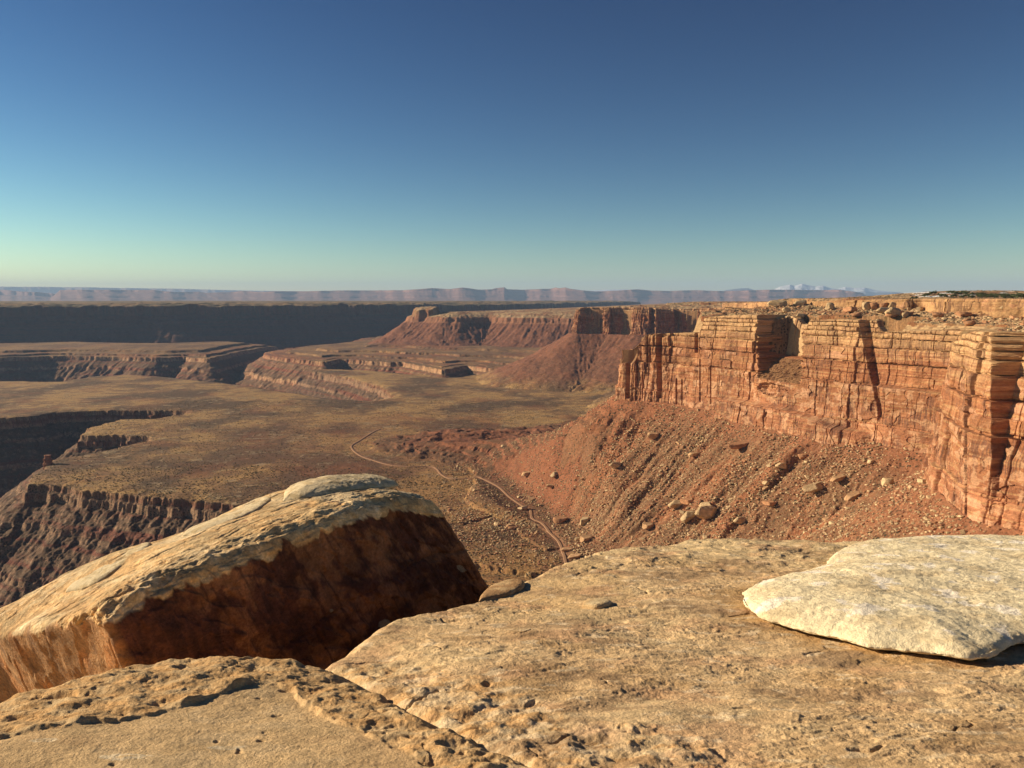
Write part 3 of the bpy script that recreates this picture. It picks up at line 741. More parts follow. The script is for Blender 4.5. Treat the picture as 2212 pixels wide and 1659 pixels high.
# second headland
line_two = catmull(np.array([(860,3250),(810,3480),(700,3530),(640,3520),(560,3540),(500,3610),(430,3610),(360,3670),(300,3660),(280,3690),(285,3750),(420,4000)], float), 12)
T2 = np.array([(1200,668),(1245,668),(1262,664),(1400,664),(1440,668),(1480,668),(1600,660)], float)
def ztop_two(x, y, u): return z_at(x, y + 15, np.interp(px_of(x, y), T2[:, 0], T2[:, 1]))
BED2 = [(-220, -6.0, 0.3), (-158, 0, 1.0), (-132, 0.5, 1.0), (-100, 4, 0.3), (-92, 2, 0.8), (-66, 6, 0.2), (-60, 5, 0.3), (-50, 8, 0), (-48, 6, 0.1)]
def feats_two(off, U, Z, X, Y):
    fl = ridge2(U / 24 + 0.3 * pn2(U / 20, Z / 30, 5), Z / 260, 3, 91)
    off = off - 14 * (0.9 - fl) + 16 * fbm2(U / 70, Z / 300, 2, 92)
    off = off - 22 * np.exp(-((px_of(X, Y, Z) - 1408) / 5.0) ** 4) - 18 * np.exp(-((px_of(X, Y, Z) - 1462) / 6.0) ** 4)
    return off, np.zeros(Z.shape)
VX, VY, VZ, I = swept_wall('w', line_two, BED2, ztop_two, -190.0, 1.6 / Q, 1.4 / Q, feats_two, 0.12, 5, joint=1.4, sm=50, rough=2.0, cap=70)
WC = wall_colour(VX, VY, VZ, I, 21) * np.array([0.86, 0.80, 0.80])
w2 = make_mesh('sandstone_cliff', np.stack([VX, VY, VZ], -1), grid_faces(*VX.shape), M_wall, WC, smooth=False)
tag(w2, kind='structure')

# ================================================================== FAR RANGES
def mesa_range(name, sky_px, base_py, D, mat, cliff_c, slope_c, depth=5000.0, meander=1500.0, seed=1, cliff_frac=0.35, back=9000.0, wl=2600.0, snow=None, peaks=False):
    S = np.array(sky_px, float)
    x0, x1 = S[0, 0], S[-1, 0]; n = int((x1 - x0) * 1.0) + 2
    px = np.linspace(x0, x1, n); top = np.interp(px, S[:, 0], S[:, 1])
    X = (px - CX) / FPX * D
    zt = D * (-math.sin(PITCH) + (CY - top) / FPX * math.cos(PITCH)) / (math.cos(PITCH) + (CY - top) / FPX * math.sin(PITCH))
    zb = D * (-math.sin(PITCH) + (CY - base_py) / FPX * math.cos(PITCH)) / (math.cos(PITCH) + (CY - base_py) / FPX * math.sin(PITCH))
    nv = 90; v = np.linspace(0, 1, nv)[:, None]
    if peaks:
        yy = D - depth + (depth + back) * v; tent = np.clip(1 - np.abs(v - depth / (depth + back)) / (depth / (depth + back)), 0, 1)
        tent = np.where(v > depth / (depth + back), np.clip(1 - (v - depth / (depth + back)) / (back / (depth + back)), 0, 1), tent)
        rg = ridge2(X[None] / wl + 0.5 * v * 2, yy / wl * 0.5, 4, seed)
        Z = zb + (zt[None] - zb) * tent * (1 - (1 - tent) * (0.9 - rg) * 1.2)
        XX = X[None] * (yy / D)
    else:
        h = v.copy()
        m = meander * fbm2(X / wl, X * 0 + seed, 4, seed)
        g = ridge2(X[None] / (wl * 0.3) + 0.15 * v, v * 0.8, 3, seed + 2)
        # profile: toe, talus, cliff, back
        prof_z = np.interp(v, [0, 0.08, 0.40, 0.42, 0.60, 0.62, 0.72, 0.80, 1.0], [0, 0.03, 0.42, 0.50, 1 - cliff_frac, 0.97, 1.0, 1.0, 0.94])
        prof_y = np.interp(v, [0, 0.08, 0.40, 0.42, 0.60, 0.62, 0.72, 0.80, 1.0], [0, 0.16, 0.55, 0.57, 0.86, 0.88, 1.0, 1.4, 1.0 + back / depth])
        m = (m[None] + 0.13 * meander * (0.8 - g) * sstep(0.02, .2, v) + 0.5 * meander * fbm2(X / (wl * .45), X * 0 + 4, 3, seed + 9)[None]) * (1 - sstep(0.8, 1, v))
        yy = D - depth + depth * prof_y + m
        Z = zb + (zt[None] - zb) * prof_z
        XX = X[None] * (yy / D)
    strat = fbm2(Z / 60, XX / 4000, 3, seed)
    t = np.clip((Z - zb) / np.maximum(zt[None] - zb, 1), 0, 1)
    C = np.zeros(Z.shape + (3,)) + np.array(slope_c); C = mixc(C, cliff_c, sstep(1 - cliff_frac - 0.08, 1 - cliff_frac + 0.05, t + 0.1 * strat))
    C = C * (1 + 0.25 * strat)[..., None]
    if snow: 
        sz = zb + (zt.max() - zb) * snow
        C = mixc(C, (0.66, 0.68, 0.72), sstep(sz - 60, sz + 90, Z + 150 * fbm2(XX / 900, yy / 900, 4, seed)))
    o = make_mesh(name, np.stack([XX, yy + 0 * Z, Z], -1), grid_faces(*Z.shape), mat, C)
    return tag(o, kind='structure')

M_far = rock_mat('distant_rock', layers=((0.004, 0.25),), bump=((0.003, 60.0),))
SKY_C = [(115,644),(127,634.5),(137,626),(333,626),(360,629),(383,630.5),(433,629.5),(450,632),(500,630.5),(530,628),(567,631),(617,629),(667,628.8),(747,627),(810,626.8),(874,627),(910,625),(934,622.8),(974,625),(1000,622),(1034,626),(1062,625.0),(1070,622.6),(1077,621.8),(1090,620.6),(1095,625),(1130,625),(1190,622.8),(1200,620.5),(1208,622.5),(1220,621),(1230,624),(1257,627.8),(1284,629.5),(1334,627.8),(1360,626),(1375,625),(1404,627),(1443,628),(1502,626),(1540,628),(1570,628),(1620,627),(1668,626),(1808,625.8),(1822,628),(1846,631),(1858,632.5),(1867,640),(1872,644),(1890,649),(1915,654)]
mesa_range('distant_mesa', SKY_C, 655.5, 34000.0, M_far, (0.22, 0.115, 0.088), (0.19, 0.10, 0.08), depth=5200, meander=3600, wl=5200.0, seed=3, cliff_frac=0.14)
mesa_range('distant_mesa', [(-250,620),(-60,623),(0,625),(20,626),(50,629.5),(90,631),(123,634.5),(150,644.5),(175,655)], 655.5, 38000.0, M_far, (0.2, 0.1, 0.08), (0.18, 0.09, 0.07), seed=5, meander=1500)
mesa_range('distant_mesa', [(-250,619),(0,619.4),(100,619.5),(200,621),(367,623),(467,626),(560,628),(667,629),(700,628.5),(737,627.4),(800,629),(900,640)], 656, 62000.0, M_far, (0.2, 0.13, 0.1), (0.2, 0.12, 0.1), seed=7, meander=2500, depth=8000, wl=5000)
mesa_range('distant_mesa', [(1880,652),(1910,642),(1944,639),(1960,638),(1987,636.8),(2060,637),(2150,636.5),(2156,634),(2186,631.5),(2198,631.5),(2206,634),(2300,636)], 656, 45000.0, M_far, (0.25, 0.115, 0.085), (0.25, 0.11, 0.085), seed=9, meander=1500)
mesa_range('blue_hill', [(1545,632),(1562,627),(1583,623.5),(1600,622),(1613,622),(1622,625),(1645,630)], 656, 60000.0, M_far, (0.1, 0.08, 0.07), (0.1, 0.08, 0.07), seed=11, peaks=True, depth=4000, back=4000, wl=1800)
M_snow = rock_mat('snowy_rock', layers=((0.004, 0.1),), bump=((0.002, 60.0),), rough=0.8)
mesa_range('snow_mountain', [(1620,640),(1655,627),(1668,625),(1681,618.5),(1702,614.3),(1712,617),(1728,612.4),(1742,615.5),(1757,618.5),(1766,616.5),(1774,616.4),(1787,621.5),(1804,623.6),(1830,628),(1870,640)], 656, 58000.0, M_snow, (0.10, 0.10, 0.11), (0.10, 0.10, 0.11), seed=13, peaks=True, depth=6000, back=6000, wl=2600, snow=0.62)
mesa_range('snow_mountain', [(1770,640),(1790,626),(1821,619.4),(1840,622),(1863,620.7),(1885,626),(1910,629),(1936,630.5),(1957,635.5),(1974,638.5),(2000,644)], 656, 60000.0, M_snow, (0.10, 0.10, 0.11), (0.10, 0.10, 0.11), seed=15, peaks=True, depth=6000, back=6000, wl=2600, snow=0.68)
mesa_range('snow_mountain', [(1180,640),(1270,628.2),(1310,624.8),(1345,624.6),(1370,626),(1400,632)], 656, 66000.0, M_snow, (0.2, 0.18, 0.17), (0.2, 0.18, 0.17), seed=17, peaks=True, depth=6000, back=6000, wl=2600, snow=0.8)

# ------------------------------------------------------------------ haze
def haze_box(x0, x1, y0, y1, z0, z1):
    V = [(x, y, z) for x in (x0, x1) for y in (y0, y1) for z in (z0, z1)]
    F = [(0, 1, 3, 2), (4, 6, 7, 5), (0, 4, 5, 1), (2, 3, 7, 6), (0, 2, 6, 4), (1, 5, 7, 3)]
    m = bpy.data.materials.new('haze'); m.use_nodes = True; nt = m.node_tree; nt.nodes.clear()
    o = nt.nodes.new('ShaderNodeOutputMaterial'); p = nt.nodes.new('ShaderNodeVolumePrincipled')
    p.inputs['Color'].default_value = (0.43, 0.64, 1.0, 1)
    p.inputs['Density'].default_value = HAZE
    p.inputs['Anisotropy'].default_value = 0.0
    nt.links.new(p.outputs[0], o.inputs['Volume'])
    return tag(make_mesh('haze', V, F, m, smooth=False), kind='stuff')
HAZE = 1.9e-5
hz = haze_box(-75000, 75000, -5000, 80000, -760, 1500)

# low wall of rock under the skyline on the right
def ztop_rim(x, y, u):
    T = np.array([(1560,655),(1690,651.5),(1760,650.5),(1850,648.5),(1952,646),(2016,645),(2100,645),(2212,646),(2500,646)], float)
    return z_at(x + 2, y + 3, np.interp(px_of(x, y, -5.0), T[:, 0], T[:, 1])) 
BED3 = [(-60, 0, 1.0), (-4.5, 0.6, 0.6)]
VX, VY, VZ, I = swept_wall('w', RIM_LINE[::-1].copy(), BED3, ztop_rim, -24.0, 0.8 / Q, 0.4 / Q, None, 0.05, 8, joint=2.0, sm=10, cap=16, rough=0.8)
I['mass'] = I['mass'] * 0 + 1
WC = wall_colour(VX, VY, VZ, I, 31) * np.array([0.85, 0.8, 0.75])
w3 = make_mesh('sandstone_cliff', np.stack([VX, VY, VZ], -1), grid_faces(*VX.shape), M_wall, WC, smooth=False)
tag(w3, kind='structure')

# ================================================================== BOULDERS, RUBBLE, BRUSH
def ico(sub):
    t = (1 + 5 ** .5) / 2
    V = [(-1,t,0),(1,t,0),(-1,-t,0),(1,-t,0),(0,-1,t),(0,1,t),(0,-1,-t),(0,1,-t),(t,0,-1),(t,0,1),(-t,0,-1),(-t,0,1)]
    F = [(0,11,5),(0,5,1),(0,1,7),(0,7,10),(0,10,11),(1,5,9),(5,11,4),(11,10,2),(10,7,6),(7,1,8),(3,9,4),(3,4,2),(3,2,6),(3,6,8),(3,8,9),(4,9,5),(2,4,11),(6,2,10),(8,6,7),(9,8,1)]
    V = [np.array(v) / np.linalg.norm(v) for v in V]
    for _ in range(sub):
        mid = {}; G = []
        def m(a, b):
            k = (min(a, b), max(a, b))
            if k not in mid:
                v = V[a] + V[b]; V.append(v / np.linalg.norm(v)); mid[k] = len(V) - 1
            return mid[k]
        for a, b, c in F:
            x, y, z = m(a, b), m(b, c), m(c, a); G += [(a, x, z), (b, y, x), (c, z, y), (x, y, z)]
        F = G
    return np.array(V), np.array(F)

def rock_shape(seed, sub=3, flat=0.7, planes=11, rough=0.04):
    r = np.random.RandomState(seed); V, F = ico(sub)
    n = r.randn(planes, 3); n /= np.linalg.norm(n, axis=1)[:, None]; d = r.uniform(0.62, 1.0, planes)
    n = np.concatenate([n, [[0, 0, 1], [0, 0, -1]]]); d = np.concatenate([d, [flat, flat]])
    dot = V @ n.T
    rad = np.min(np.where(dot > 0.05, d[None] / np.maximum(dot, 0.05), 9), axis=1); rad = np.minimum(rad, 1.25)
    P = V * rad[:, None]
    P *= (1 + rough * fbm3(P[:, 0] * 3 + seed, P[:, 1] * 3, P[:, 2] * 3, 3, seed))[:, None]
    return P, F

M_boulder = [rock_mat('talus_sandstone', layers=((0.7, 0.3), (3.0, 0.2)), bump=((1.4, 0.25),), rough=0.95)]
TAN = (0.47, 0.34, 0.195); ORG = (0.40, 0.21, 0.11); RED = (0.31, 0.15, 0.085)
variants = []
for i in range(12):
    P, F = rock_shape(100 + i, 3 if i < 8 else 3, flat=[0.75, 0.6, 0.9, 0.5][i % 4])
    c = np.array([TAN, ORG, TAN, (0.42, 0.26, 0.14)][(i * 5) % 4]) * (0.88 + 0.02 * i)
    cc = np.broadcast_to(c, P.shape) * (1 + 0.25 * fbm3(P[:, 0] * 2, P[:, 1] * 2, P[:, 2] * 2, 3, i))[:, None]
    variants.append(make_mesh('talus_boulder', P, F, M_boulder[0], cc, smooth=False, link=False))
def put_rock(x, y, size, asp=(1, 1, 0.8), rz=None, vi=None, name='boulder', sink=0.22, tilt=0.25, z=None):
    o = bpy.data.objects.new(name, variants[rng.randint(12) if vi is None else vi])
    s = np.array(asp) * size / 2
    zz = float(height_at(np.array(x), np.array(y))) if z is None else z
    o.location = (float(x), float(y), zz + s[2] * (1 - 2 * sink) * 0.8)
    o.scale = s; o.rotation_euler = (rng.uniform(-tilt, tilt), rng.uniform(-tilt, tilt), rng.uniform(0, 6.28) if rz is None else rz)
    scene.collection.objects.link(o); return o

hand = [  # frame px, py of the foot, width px, aspect (x, y, z), turn, label
 (1762,1060,54,(1,.42,.42),.62,'largest elongated brown block lying up and down the red slope'),
 (1815,1037,42,(1,.4,.36),.62,'elongated tan block just above the largest long block on the slope'),
 (1845,1076,42,(1,.5,.45),.7,'pointed brown block below and right of the two long blocks'),
 (1526,1117,36,(1,.8,.8),.2,'big orange boulder with a dark shadow, low on the talus slope'),
 (1488,1122,26,(1,.8,.9),.4,'upright tan boulder just left of the big shadowed boulder'),
 (1409,946,20,(1,.8,.9),.3,'dark squarish boulder high on the talus left of centre'),
 (1600,965,54,(1,.4,.3),.45,'long dark slab high on the talus below the main cliff foot'),
 (1462,1095,26,(1,.8,.7),.1,'tan boulder beside two others in the middle of the talus'),
 (1528,1100,24,(1,.9,.8),1.1,None),(1483,1087,24,(1,.8,.6),.5,None),(1396,1140,20,(1,1,.8),.3,None),
 (1920,1048,26,(1,.8,.7),.4,'orange boulder right of the long blocks near the buttress'),
 (1140,1028,20,(1,.8,.7),.2,None),(1199,1028,16,(1,.8,.7),.8,None),
 (1102,1140,14,(1,.9,.9),.1,'round dark boulder alone on the flat beside the dirt road'),(1110,1142,16,(1,.7,.5),.3,None),
 (1263,1168,22,(1,.9,.8),.2,'dark round boulder alone at the foot of the talus'),(1190,1052,18,(1,.7,.5),.3,None),
 (1213,1127,24,(1,.8,.7),.2,None),(1262,1130,20,(1,.8,.8),.6,None),(1240,1205,24,(1,.6,.4),.3,None),(1224,1190,20,(1,.6,.5),.2,None),
 (1130,1100,18,(1,.7,.5),.3,None),(1148,1080,20,(1,.6,.4),.9,None),(1330,1010,22,(1,.8,.6),.3,None),(1500,985,20,(1,.7,.6),.4,None),
 (1690,1010,20,(1,.8,.6),.2,None),(1735,990,18,(1,.9,.8),.2,None),(1600,1130,26,(1,.7,.6),.5,None),(1660,1090,22,(1,.8,.5),.3,None)]
for (px, py, w, asp, rz, lab) in hand:
    h_ = hit(px, py)
    if h_ is None: continue
    o = put_rock(h_[0], h_[1], w / FPX * h_[1] * 1.28, asp, rz, tilt=0.12)
    tag(o, lab or 'one of the many sandstone boulders strewn over the red talus slope', 'boulder', 'boulders scattered on the talus slope')
# more, by chance, over the whole slope
nx = rng.uniform(-150, 620, 210000); ny = rng.uniform(520, 1780, 210000)
dd, _ = poly_dist(P_UP, nx, ny); pxx = CX + FPX * nx / ny
dens = np.clip(1 - np.abs(dd - 140) / 330, 0, 1) * (0.35 + 1.6 * np.clip(fbm2(nx / 90, ny / 90, 3, 77) + 0.25, 0, 1)) * np.where(np.hypot(nx - 60, ny - 1540) < 200, 0.35, 1)
hz_ = height_at(nx, ny); pyy = CY - FPX * (np.tan(np.arctan2(hz_, ny) + PITCH))
ok = (dd > 4) & (dd < 430) & (pxx > 900) & (pxx < 2260) & (pyy < 1225) & (rng.rand(210000) < dens)
ok &= poly_dist(ROAD, nx, ny, closed=False)[0] > 10
nx, ny, dd = nx[ok], ny[ok], dd[ok]
n_big_r = 215
for i in range(n_big_r):
    sz = 4.0 + 6.0 * rng.rand() ** 1.8
    a = (1, rng.uniform(.55, 1), rng.uniform(.4, .85))
    o = put_rock(nx[i], ny[i], sz, a)
    tag(o, 'one of the many sandstone boulders strewn over the red talus slope', 'boulder', 'boulders scattered on the talus slope')
# fine rubble as one mass
def scatter(name, xs, ys, sizes, palette, mat, sub=0, zfac=0.7, seed=5, sink=0.2, squash=1.0):
    r = np.random.RandomState(seed); shapes = [rock_shape(seed * 50 + i, sub, 0.7, 9, 0.0) for i in range(6)]
    zs = height_at(xs, ys); Vs, Fs, Cs = [], [], []; off = 0
    for k in range(6):
        m = np.arange(len(xs)) % 6 == k; n = m.sum()
        if n == 0: continue
        P, F = shapes[k]; a = r.uniform(0, 6.28, n); ca, sa_ = np.cos(a)[:, None], np.sin(a)[:, None]
        sx = sizes[m][:, None] * r.uniform(.35, .55, n)[:, None]; sy = sizes[m][:, None] * r.uniform(.3, .5, n)[:, None]; szz = sizes[m][:, None] * zfac * r.uniform(.3, .5, n)[:, None] * squash
        px_, py_, pz_ = P[None, :, 0] * sx, P[None, :, 1] * sy, P[None, :, 2] * szz
        V = np.stack([xs[m][:, None] + px_ * ca - py_ * sa_, ys[m][:, None] + px_ * sa_ + py_ * ca, zs[m][:, None] + pz_ + szz * (1 - 2 * sink) * .8], -1).reshape(-1, 3)
        Fs.append((F[None] + (np.arange(n) * len(P))[:, None, None]).reshape(-1, 3) + off); Vs.append(V); off += len(V)
        c = np.array(palette)[r.randint(len(palette), size=n)] * r.uniform(.75, 1.2, n)[:, None]; Cs.append(np.repeat(c, len(P), 0))
    o = make_mesh(name, np.concatenate(Vs), np.concatenate(Fs), mat, np.concatenate(Cs), smooth=False)
    return tag(o, kind='stuff')
sz = 1.0 + 4.0 * rng.rand(len(nx) - n_big_r) ** 3.2
scatter('talus_rubble', nx[n_big_r:], ny[n_big_r:], sz, [TAN, ORG, TAN, (0.46, 0.34, 0.2), RED], M_boulder[0], sub=1)

# boulders on the rim ledges, right
rimb = [(1574,661,8,1.4),(1582,662,10,1.3),(1595,661,9,1),(1606,660,13,.8),(1618,662,14,1),(1633,660,13,.9),(1652,661,22,.5),(1679,663,27,.55),(1728,662,22,.6),(1745,668,9,1),(1794,669,18,.8),
 (1699,674,13,.7),(1730,689,14,.7),(1835,675,22,.6),(1874,668,18,.9),(1888,668,13,1.4),(1909,666,17,.8),(1909,677,25,.5),(1927,672,13,1.5),(1943,679,13,.8),(1965,682,15,.7),(1929,684,22,.4),(1930,706,28,.7),
 (1955,686,11,.9),(1996,671,10,.9),(2026,685,21,.6),(2030,671,17,.6),(2083,685,28,.5),(2170,675,21,.8),(2198,675,23,.7),(2132,665,15,.6),(2095,703,19,.65),(1902,709,17,.7),(1985,672,12,.8),(2052,672,10,.7),(1850,684,16,.6),(2060,662,12,.9),(2190,690,15,.6)]
rl = {2: 'widest low boulder of the row along the left part of the rim', 7: 'rounded brown boulder ending the row on the rim ledge', 10: 'pale pointed boulder standing alone in front of the low rim wall',
      22: 'dark sided boulder throwing a large shadow above the cliff edge', 28: 'left block of the pair under the rim wall at the far right', 29: 'right block of the pair under the rim wall at the far right',
      27: 'long tilted slab lying below the low rim wall', 18: 'tall leaning block with a smaller one on top, on the rim ledge', 15: 'narrow upright block beside its wider neighbour on the rim ledge'}
gl_ = 'one of the many broken boulders on the ledges below the low rim wall'
for i, (px, py, w, a) in enumerate(rimb):
    h_ = hit(px, py, 620, 2400)
    if h_ is None: continue
    o = put_rock(h_[0], h_[1], w / FPX * h_[1] * 1.3, (1, .8, a), tilt=0.2, sink=.12, rz=rng.uniform(-.5, .5), name='rim_boulder', vi=[1, 2, 5, 6, 9, 10][rng.randint(6)])
    tag(o, rl.get(i, gl_), 'boulder', 'boulders along the canyon rim')
D_ = rng.uniform(640, 1550, 30000); rx = (rng.uniform(1560, 2230, 30000) - CX) / FPX * D_; ry = D_
d_ = poly_dist(P_UP, rx, ry)[0]; dr_ = poly_dist(P_RIM, rx, ry)[0]; dn_ = poly_dist(P_NOTCH, rx, ry)[0]
ok = (d_ < -58) & (d_ > -420) & (dr_ > 4) & (dn_ > 2) & (rng.rand(30000) < 0.25 + 0.9 * np.exp(-dr_ / 90)); rx, ry = rx[ok][:3000], ry[ok][:3000]
for x, y in zip(rx[:60], ry[:60]):
    o = put_rock(x, y, rng.uniform(3.5, 8.5), (1, rng.uniform(.6, 1), rng.uniform(.4, .8)), name='rim_boulder', tilt=.3); tag(o, gl_, 'boulder', 'boulders along the canyon rim')
rx, ry = rx[60:], ry[60:]
scatter('rim_rubble', np.array(rx), np.array(ry), 0.9 + 4.0 * rng.rand(len(rx)) ** 2, [TAN, ORG, (0.48, 0.35, 0.2)], M_boulder[0], sub=1, seed=8)
# rubble on the notch shelf
qx, qy = rng.uniform(345, 470, 4000), rng.uniform(1090, 1225, 4000)

# brush on the bench: far too many to count
M_brush = rock_mat('desert_brush', layers=((1.0, 0.3),), bump=(), rough=1.0)
bx_ = rng.uniform(-1300, 450, 120000); by_ = rng.uniform(950, 2900, 120000) ** 1.0; by_[60000:] = rng.uniform(950, 1750, 60000)
zz_ = height_at(bx_, by_); ok = (np.abs(zz_ - ZB) < 14) & (rng.rand(120000) < 0.35 + 0.6 * fbm2(bx_ / 120, by_ / 120, 3, 81)) & (poly_dist(ROAD, bx_, by_, closed=False)[0] > 7)
bx_, by_ = bx_[ok], by_[ok]
scatter('desert_brush', bx_, by_, rng.uniform(1.3, 3.4, len(bx_)), [(0.085, 0.065, 0.033), (0.10, 0.075, 0.035), (0.065, 0.06, 0.033), (0.36, 0.24, 0.10)], M_brush, sub=0, seed=9, zfac=0.8)
gx_, gy_ = rng.uniform(250, 1000, 5000), rng.uniform(620, 1500, 5000)
d_, _ = poly_dist(P_UP, gx_, gy_); pxx = CX + FPX * gx_ / gy_; ok = (d_ < -58) & (pxx < 2260) & (rng.rand(5000) < 0.5) & (poly_dist(P_NOTCH, gx_, gy_)[0] > 2)
scatter('rim_brush', gx_[ok], gy_[ok], rng.uniform(1.2, 3.2, ok.sum()), [(0.07, 0.07, 0.035), (0.09, 0.08, 0.04)], M_brush, sub=1, seed=10, zfac=0.7)

# junipers on the skyline hill
M_leaf = rock_mat('juniper_leaf', layers=((2.0, 0.3),), bump=(), rough=0.9)
M_bark = rock_mat('juniper_bark', layers=((4.0, 0.2),), bump=(), rough=0.9)
def juniper(seed):
    r = np.random.RandomState(seed); V, F, C = [], [], []
    lobes = [(r.uniform(-.5, .5), r.uniform(-.5, .5), r.uniform(.45, .9), r.uniform(.25, .42)) for _ in range(9)]
    for (cx, cy, cz, rad) in lobes:
        for _ in range(90):
            d = r.randn(3); d /= np.linalg.norm(d); p = np.array([cx, cy, cz]) + d * rad * r.uniform(.5, 1.05) * np.array([1, 1, .75])
            if p[2] < .12: continue
            t1, t2 = r.randn(3), r.randn(3); s_ = r.uniform(.05, .10); t1 *= s_ / np.linalg.norm(t1); t2 *= s_ / np.linalg.norm(t2)
            k = len(V); V += [p - t1, p + t2, p + t1, p - t2]; F.append((k, k + 1, k + 2, k + 3)); c = np.array([0.085, 0.10, 0.045]) * r.uniform(.7, 1.5); C += [c] * 4
    return np.array(V), np.array(F), np.array(C)
jm = [make_mesh('juniper_crown', *juniper(i)[:2], M_leaf, juniper(i)[2], smooth=False, link=False) for i in range(5)]
def trunk_mesh():
    V, F = [], []
    rings = [(0, 0, -.15, .07), (.02, .01, .2, .055), (-.03, .03, .5, .035), (.02, .0, .8, .015)]
    for (cx, cy, cz, rad) in rings: V += [(cx + rad * math.cos(a), cy + rad * math.sin(a), cz) for a in np.linspace(0, 2 * math.pi, 8, endpoint=False)]
    F = grid_faces(4, 8, wrap=True)
    return make_mesh('juniper_trunk', V, F, M_bark, np.full((32, 3), 0.12), link=False)
tm = trunk_mesh()
jl = [(1997,640),(2003,639),(2012,636),(2018,634),(2050,632.5),(2056,633),(2062,634.5),(2068,633),(2074,635),(2080,633.5),(2088,635),(2095,636.5),(2102,637),(2110,636),(2118,637),(2126,637.5),(2133,638),(2140,637.5),(2150,639.5),(2158,639),(2166,640),(2176,640.5),(2186,639.5),(2194,641),(2203,639.5),(2209,641),(2036,640),(2030,641),(2044,641),(2060,641.5),(2078,642),(2098,642.5),(2112,642),(2138,643),(2150,643.5),(2168,643.5),(2190,644),(1978,645),(1970,645.6),(2206,643.5),(2122,643),(2088,640)]
for i, (px, py) in enumerate(jl):
    h_ = hit(px, py + 1.5, 1000, 2600)
    if h_ is None: h_ = hit(px, py + 4.5, 1000, 2600)
    if h_ is None: continue
    root = bpy.data.objects.new('juniper', None); scene.collection.objects.link(root)
    root.location = (h_[0], h_[1], h_[2] - 0.2); s_ = rng.uniform(4.6, 7.0); root.scale = (s_, s_, s_ * rng.uniform(.75, 1.0)); root.rotation_euler = (0, 0, rng.uniform(0, 6))
    for nm, me in (('crown', jm[i % 5]), ('trunk', tm)):
        c = bpy.data.objects.new(nm, me); c.parent = root; scene.collection.objects.link(c)
    tag(root, 'dark green juniper bush among the others on the low hill at the skyline', 'juniper', 'junipers on the skyline hill')

# rock spire at the corner of the bench
h_ = hit(104, 1004)
if h_:
    def spire(seed, hgt, rad):
        th = np.linspace(0, 2 * math.pi, 48, endpoint=False); z = np.linspace(0, 1, 40)[:, None]
        r_ = rad * (1 + 0.25 * np.cos(2 * th)[None] + 0.35 * fbm2(np.cos(th)[None] * 2 + z * 0, z * 5 + np.sin(th)[None] * 2, 3, seed)) * (1 - 0.35 * z ** 3) * (1 + .12 * np.sign(np.sin(z * 20)))
        r_ = np.concatenate([r_, r_[-1:] * 0.02]); z2 = np.concatenate([z, [[1.0]]])
        return np.stack([r_ * np.cos(th), r_ * np.sin(th), z2 * hgt + 0 * r_], -1), grid_faces(41, 48, wrap=True)
    V, F = spire(3, 34, 8)
    o = make_mesh('rock_spire', V, F, M_wall, np.broadcast_to(np.array([0.30, 0.14, 0.085]), V.reshape(-1, 3).shape), smooth=False)
    o.location = (h_[0], h_[1], h_[2] - 12)
    tag(o, 'squat rock spire standing alone at the far left corner of the bench', 'rock spire')

# ================================================================== FOREGROUND ROCKS
def pxd(lst):
    a = np.array(lst, float); return Wd(a[:, 0], a[:, 1], a[:, 2])

def fg_mat(name, **k): return rock_mat(name, **k)
M_fg = rock_mat('weathered_sandstone', layers=((2.2, 0.12), (14.0, 0.20), (90.0, 0.20)), bump=((22.0, 0.012), (70.0, 0.010), (260.0, 0.003)), rough=0.95, spec=0.1)
M_pale = rock_mat('pale_sandstone', layers=((3.0, 0.10), (18.0, 0.16), (120.0, 0.15)), bump=((25.0, 0.010), (80.0, 0.010), (300.0, 0.003)), rough=0.95, spec=0.1)
M_dark = rock_mat('varnished_sandstone', layers=((1.6, 0.30), (7.0, 0.35), (40.0, 0.3)), bump=((14.0, 0.02), (60.0, 0.012)), rough=0.85, spec=0.2)
M_block_top = M_fg

CRACK = [(705,1436,4.64),(760,1466,4.40),(800,1484,4.2),(850,1508,3.98),(900,1535,3.78),(970,1570,3.55),(1040,1604,3.36),(1110,1634,3.2),(1190,1660,3.08),(1330,1712,2.8),(1500,1800,2.4)]
R_RIM = [(722,1432,4.72),(780,1388,5.1),(820,1362,5.35),(860,1338,5.65),(900,1330,5.8),(960,1318,6.05),(1040,1300,6.4),(1090,1276,6.8),(1130,1258,7.0),(1180,1236,7.35),(1240,1208,7.8),(1290,1196,8.2),(1330,1188,8.45),(1400,1178,8.8),(1450,1174,9.0),(1500,1166,9.2),(1600,1162,9.4),(1700,1164,9.3),(1830,1170,9.2),(2000,1172,9.2),(2212,1172,9.4),(2500,1172,9.6)]
L_RIM = [(-260,1640,3.7),(-100,1560,3.95),(0,1520,4.1),(90,1484,4.3),(200,1457,4.4),(300,1436,4.55),(400,1420,4.65),(450,1415,4.68),(520,1416,4.65),(600,1424,4.62),(660,1432,4.6)]

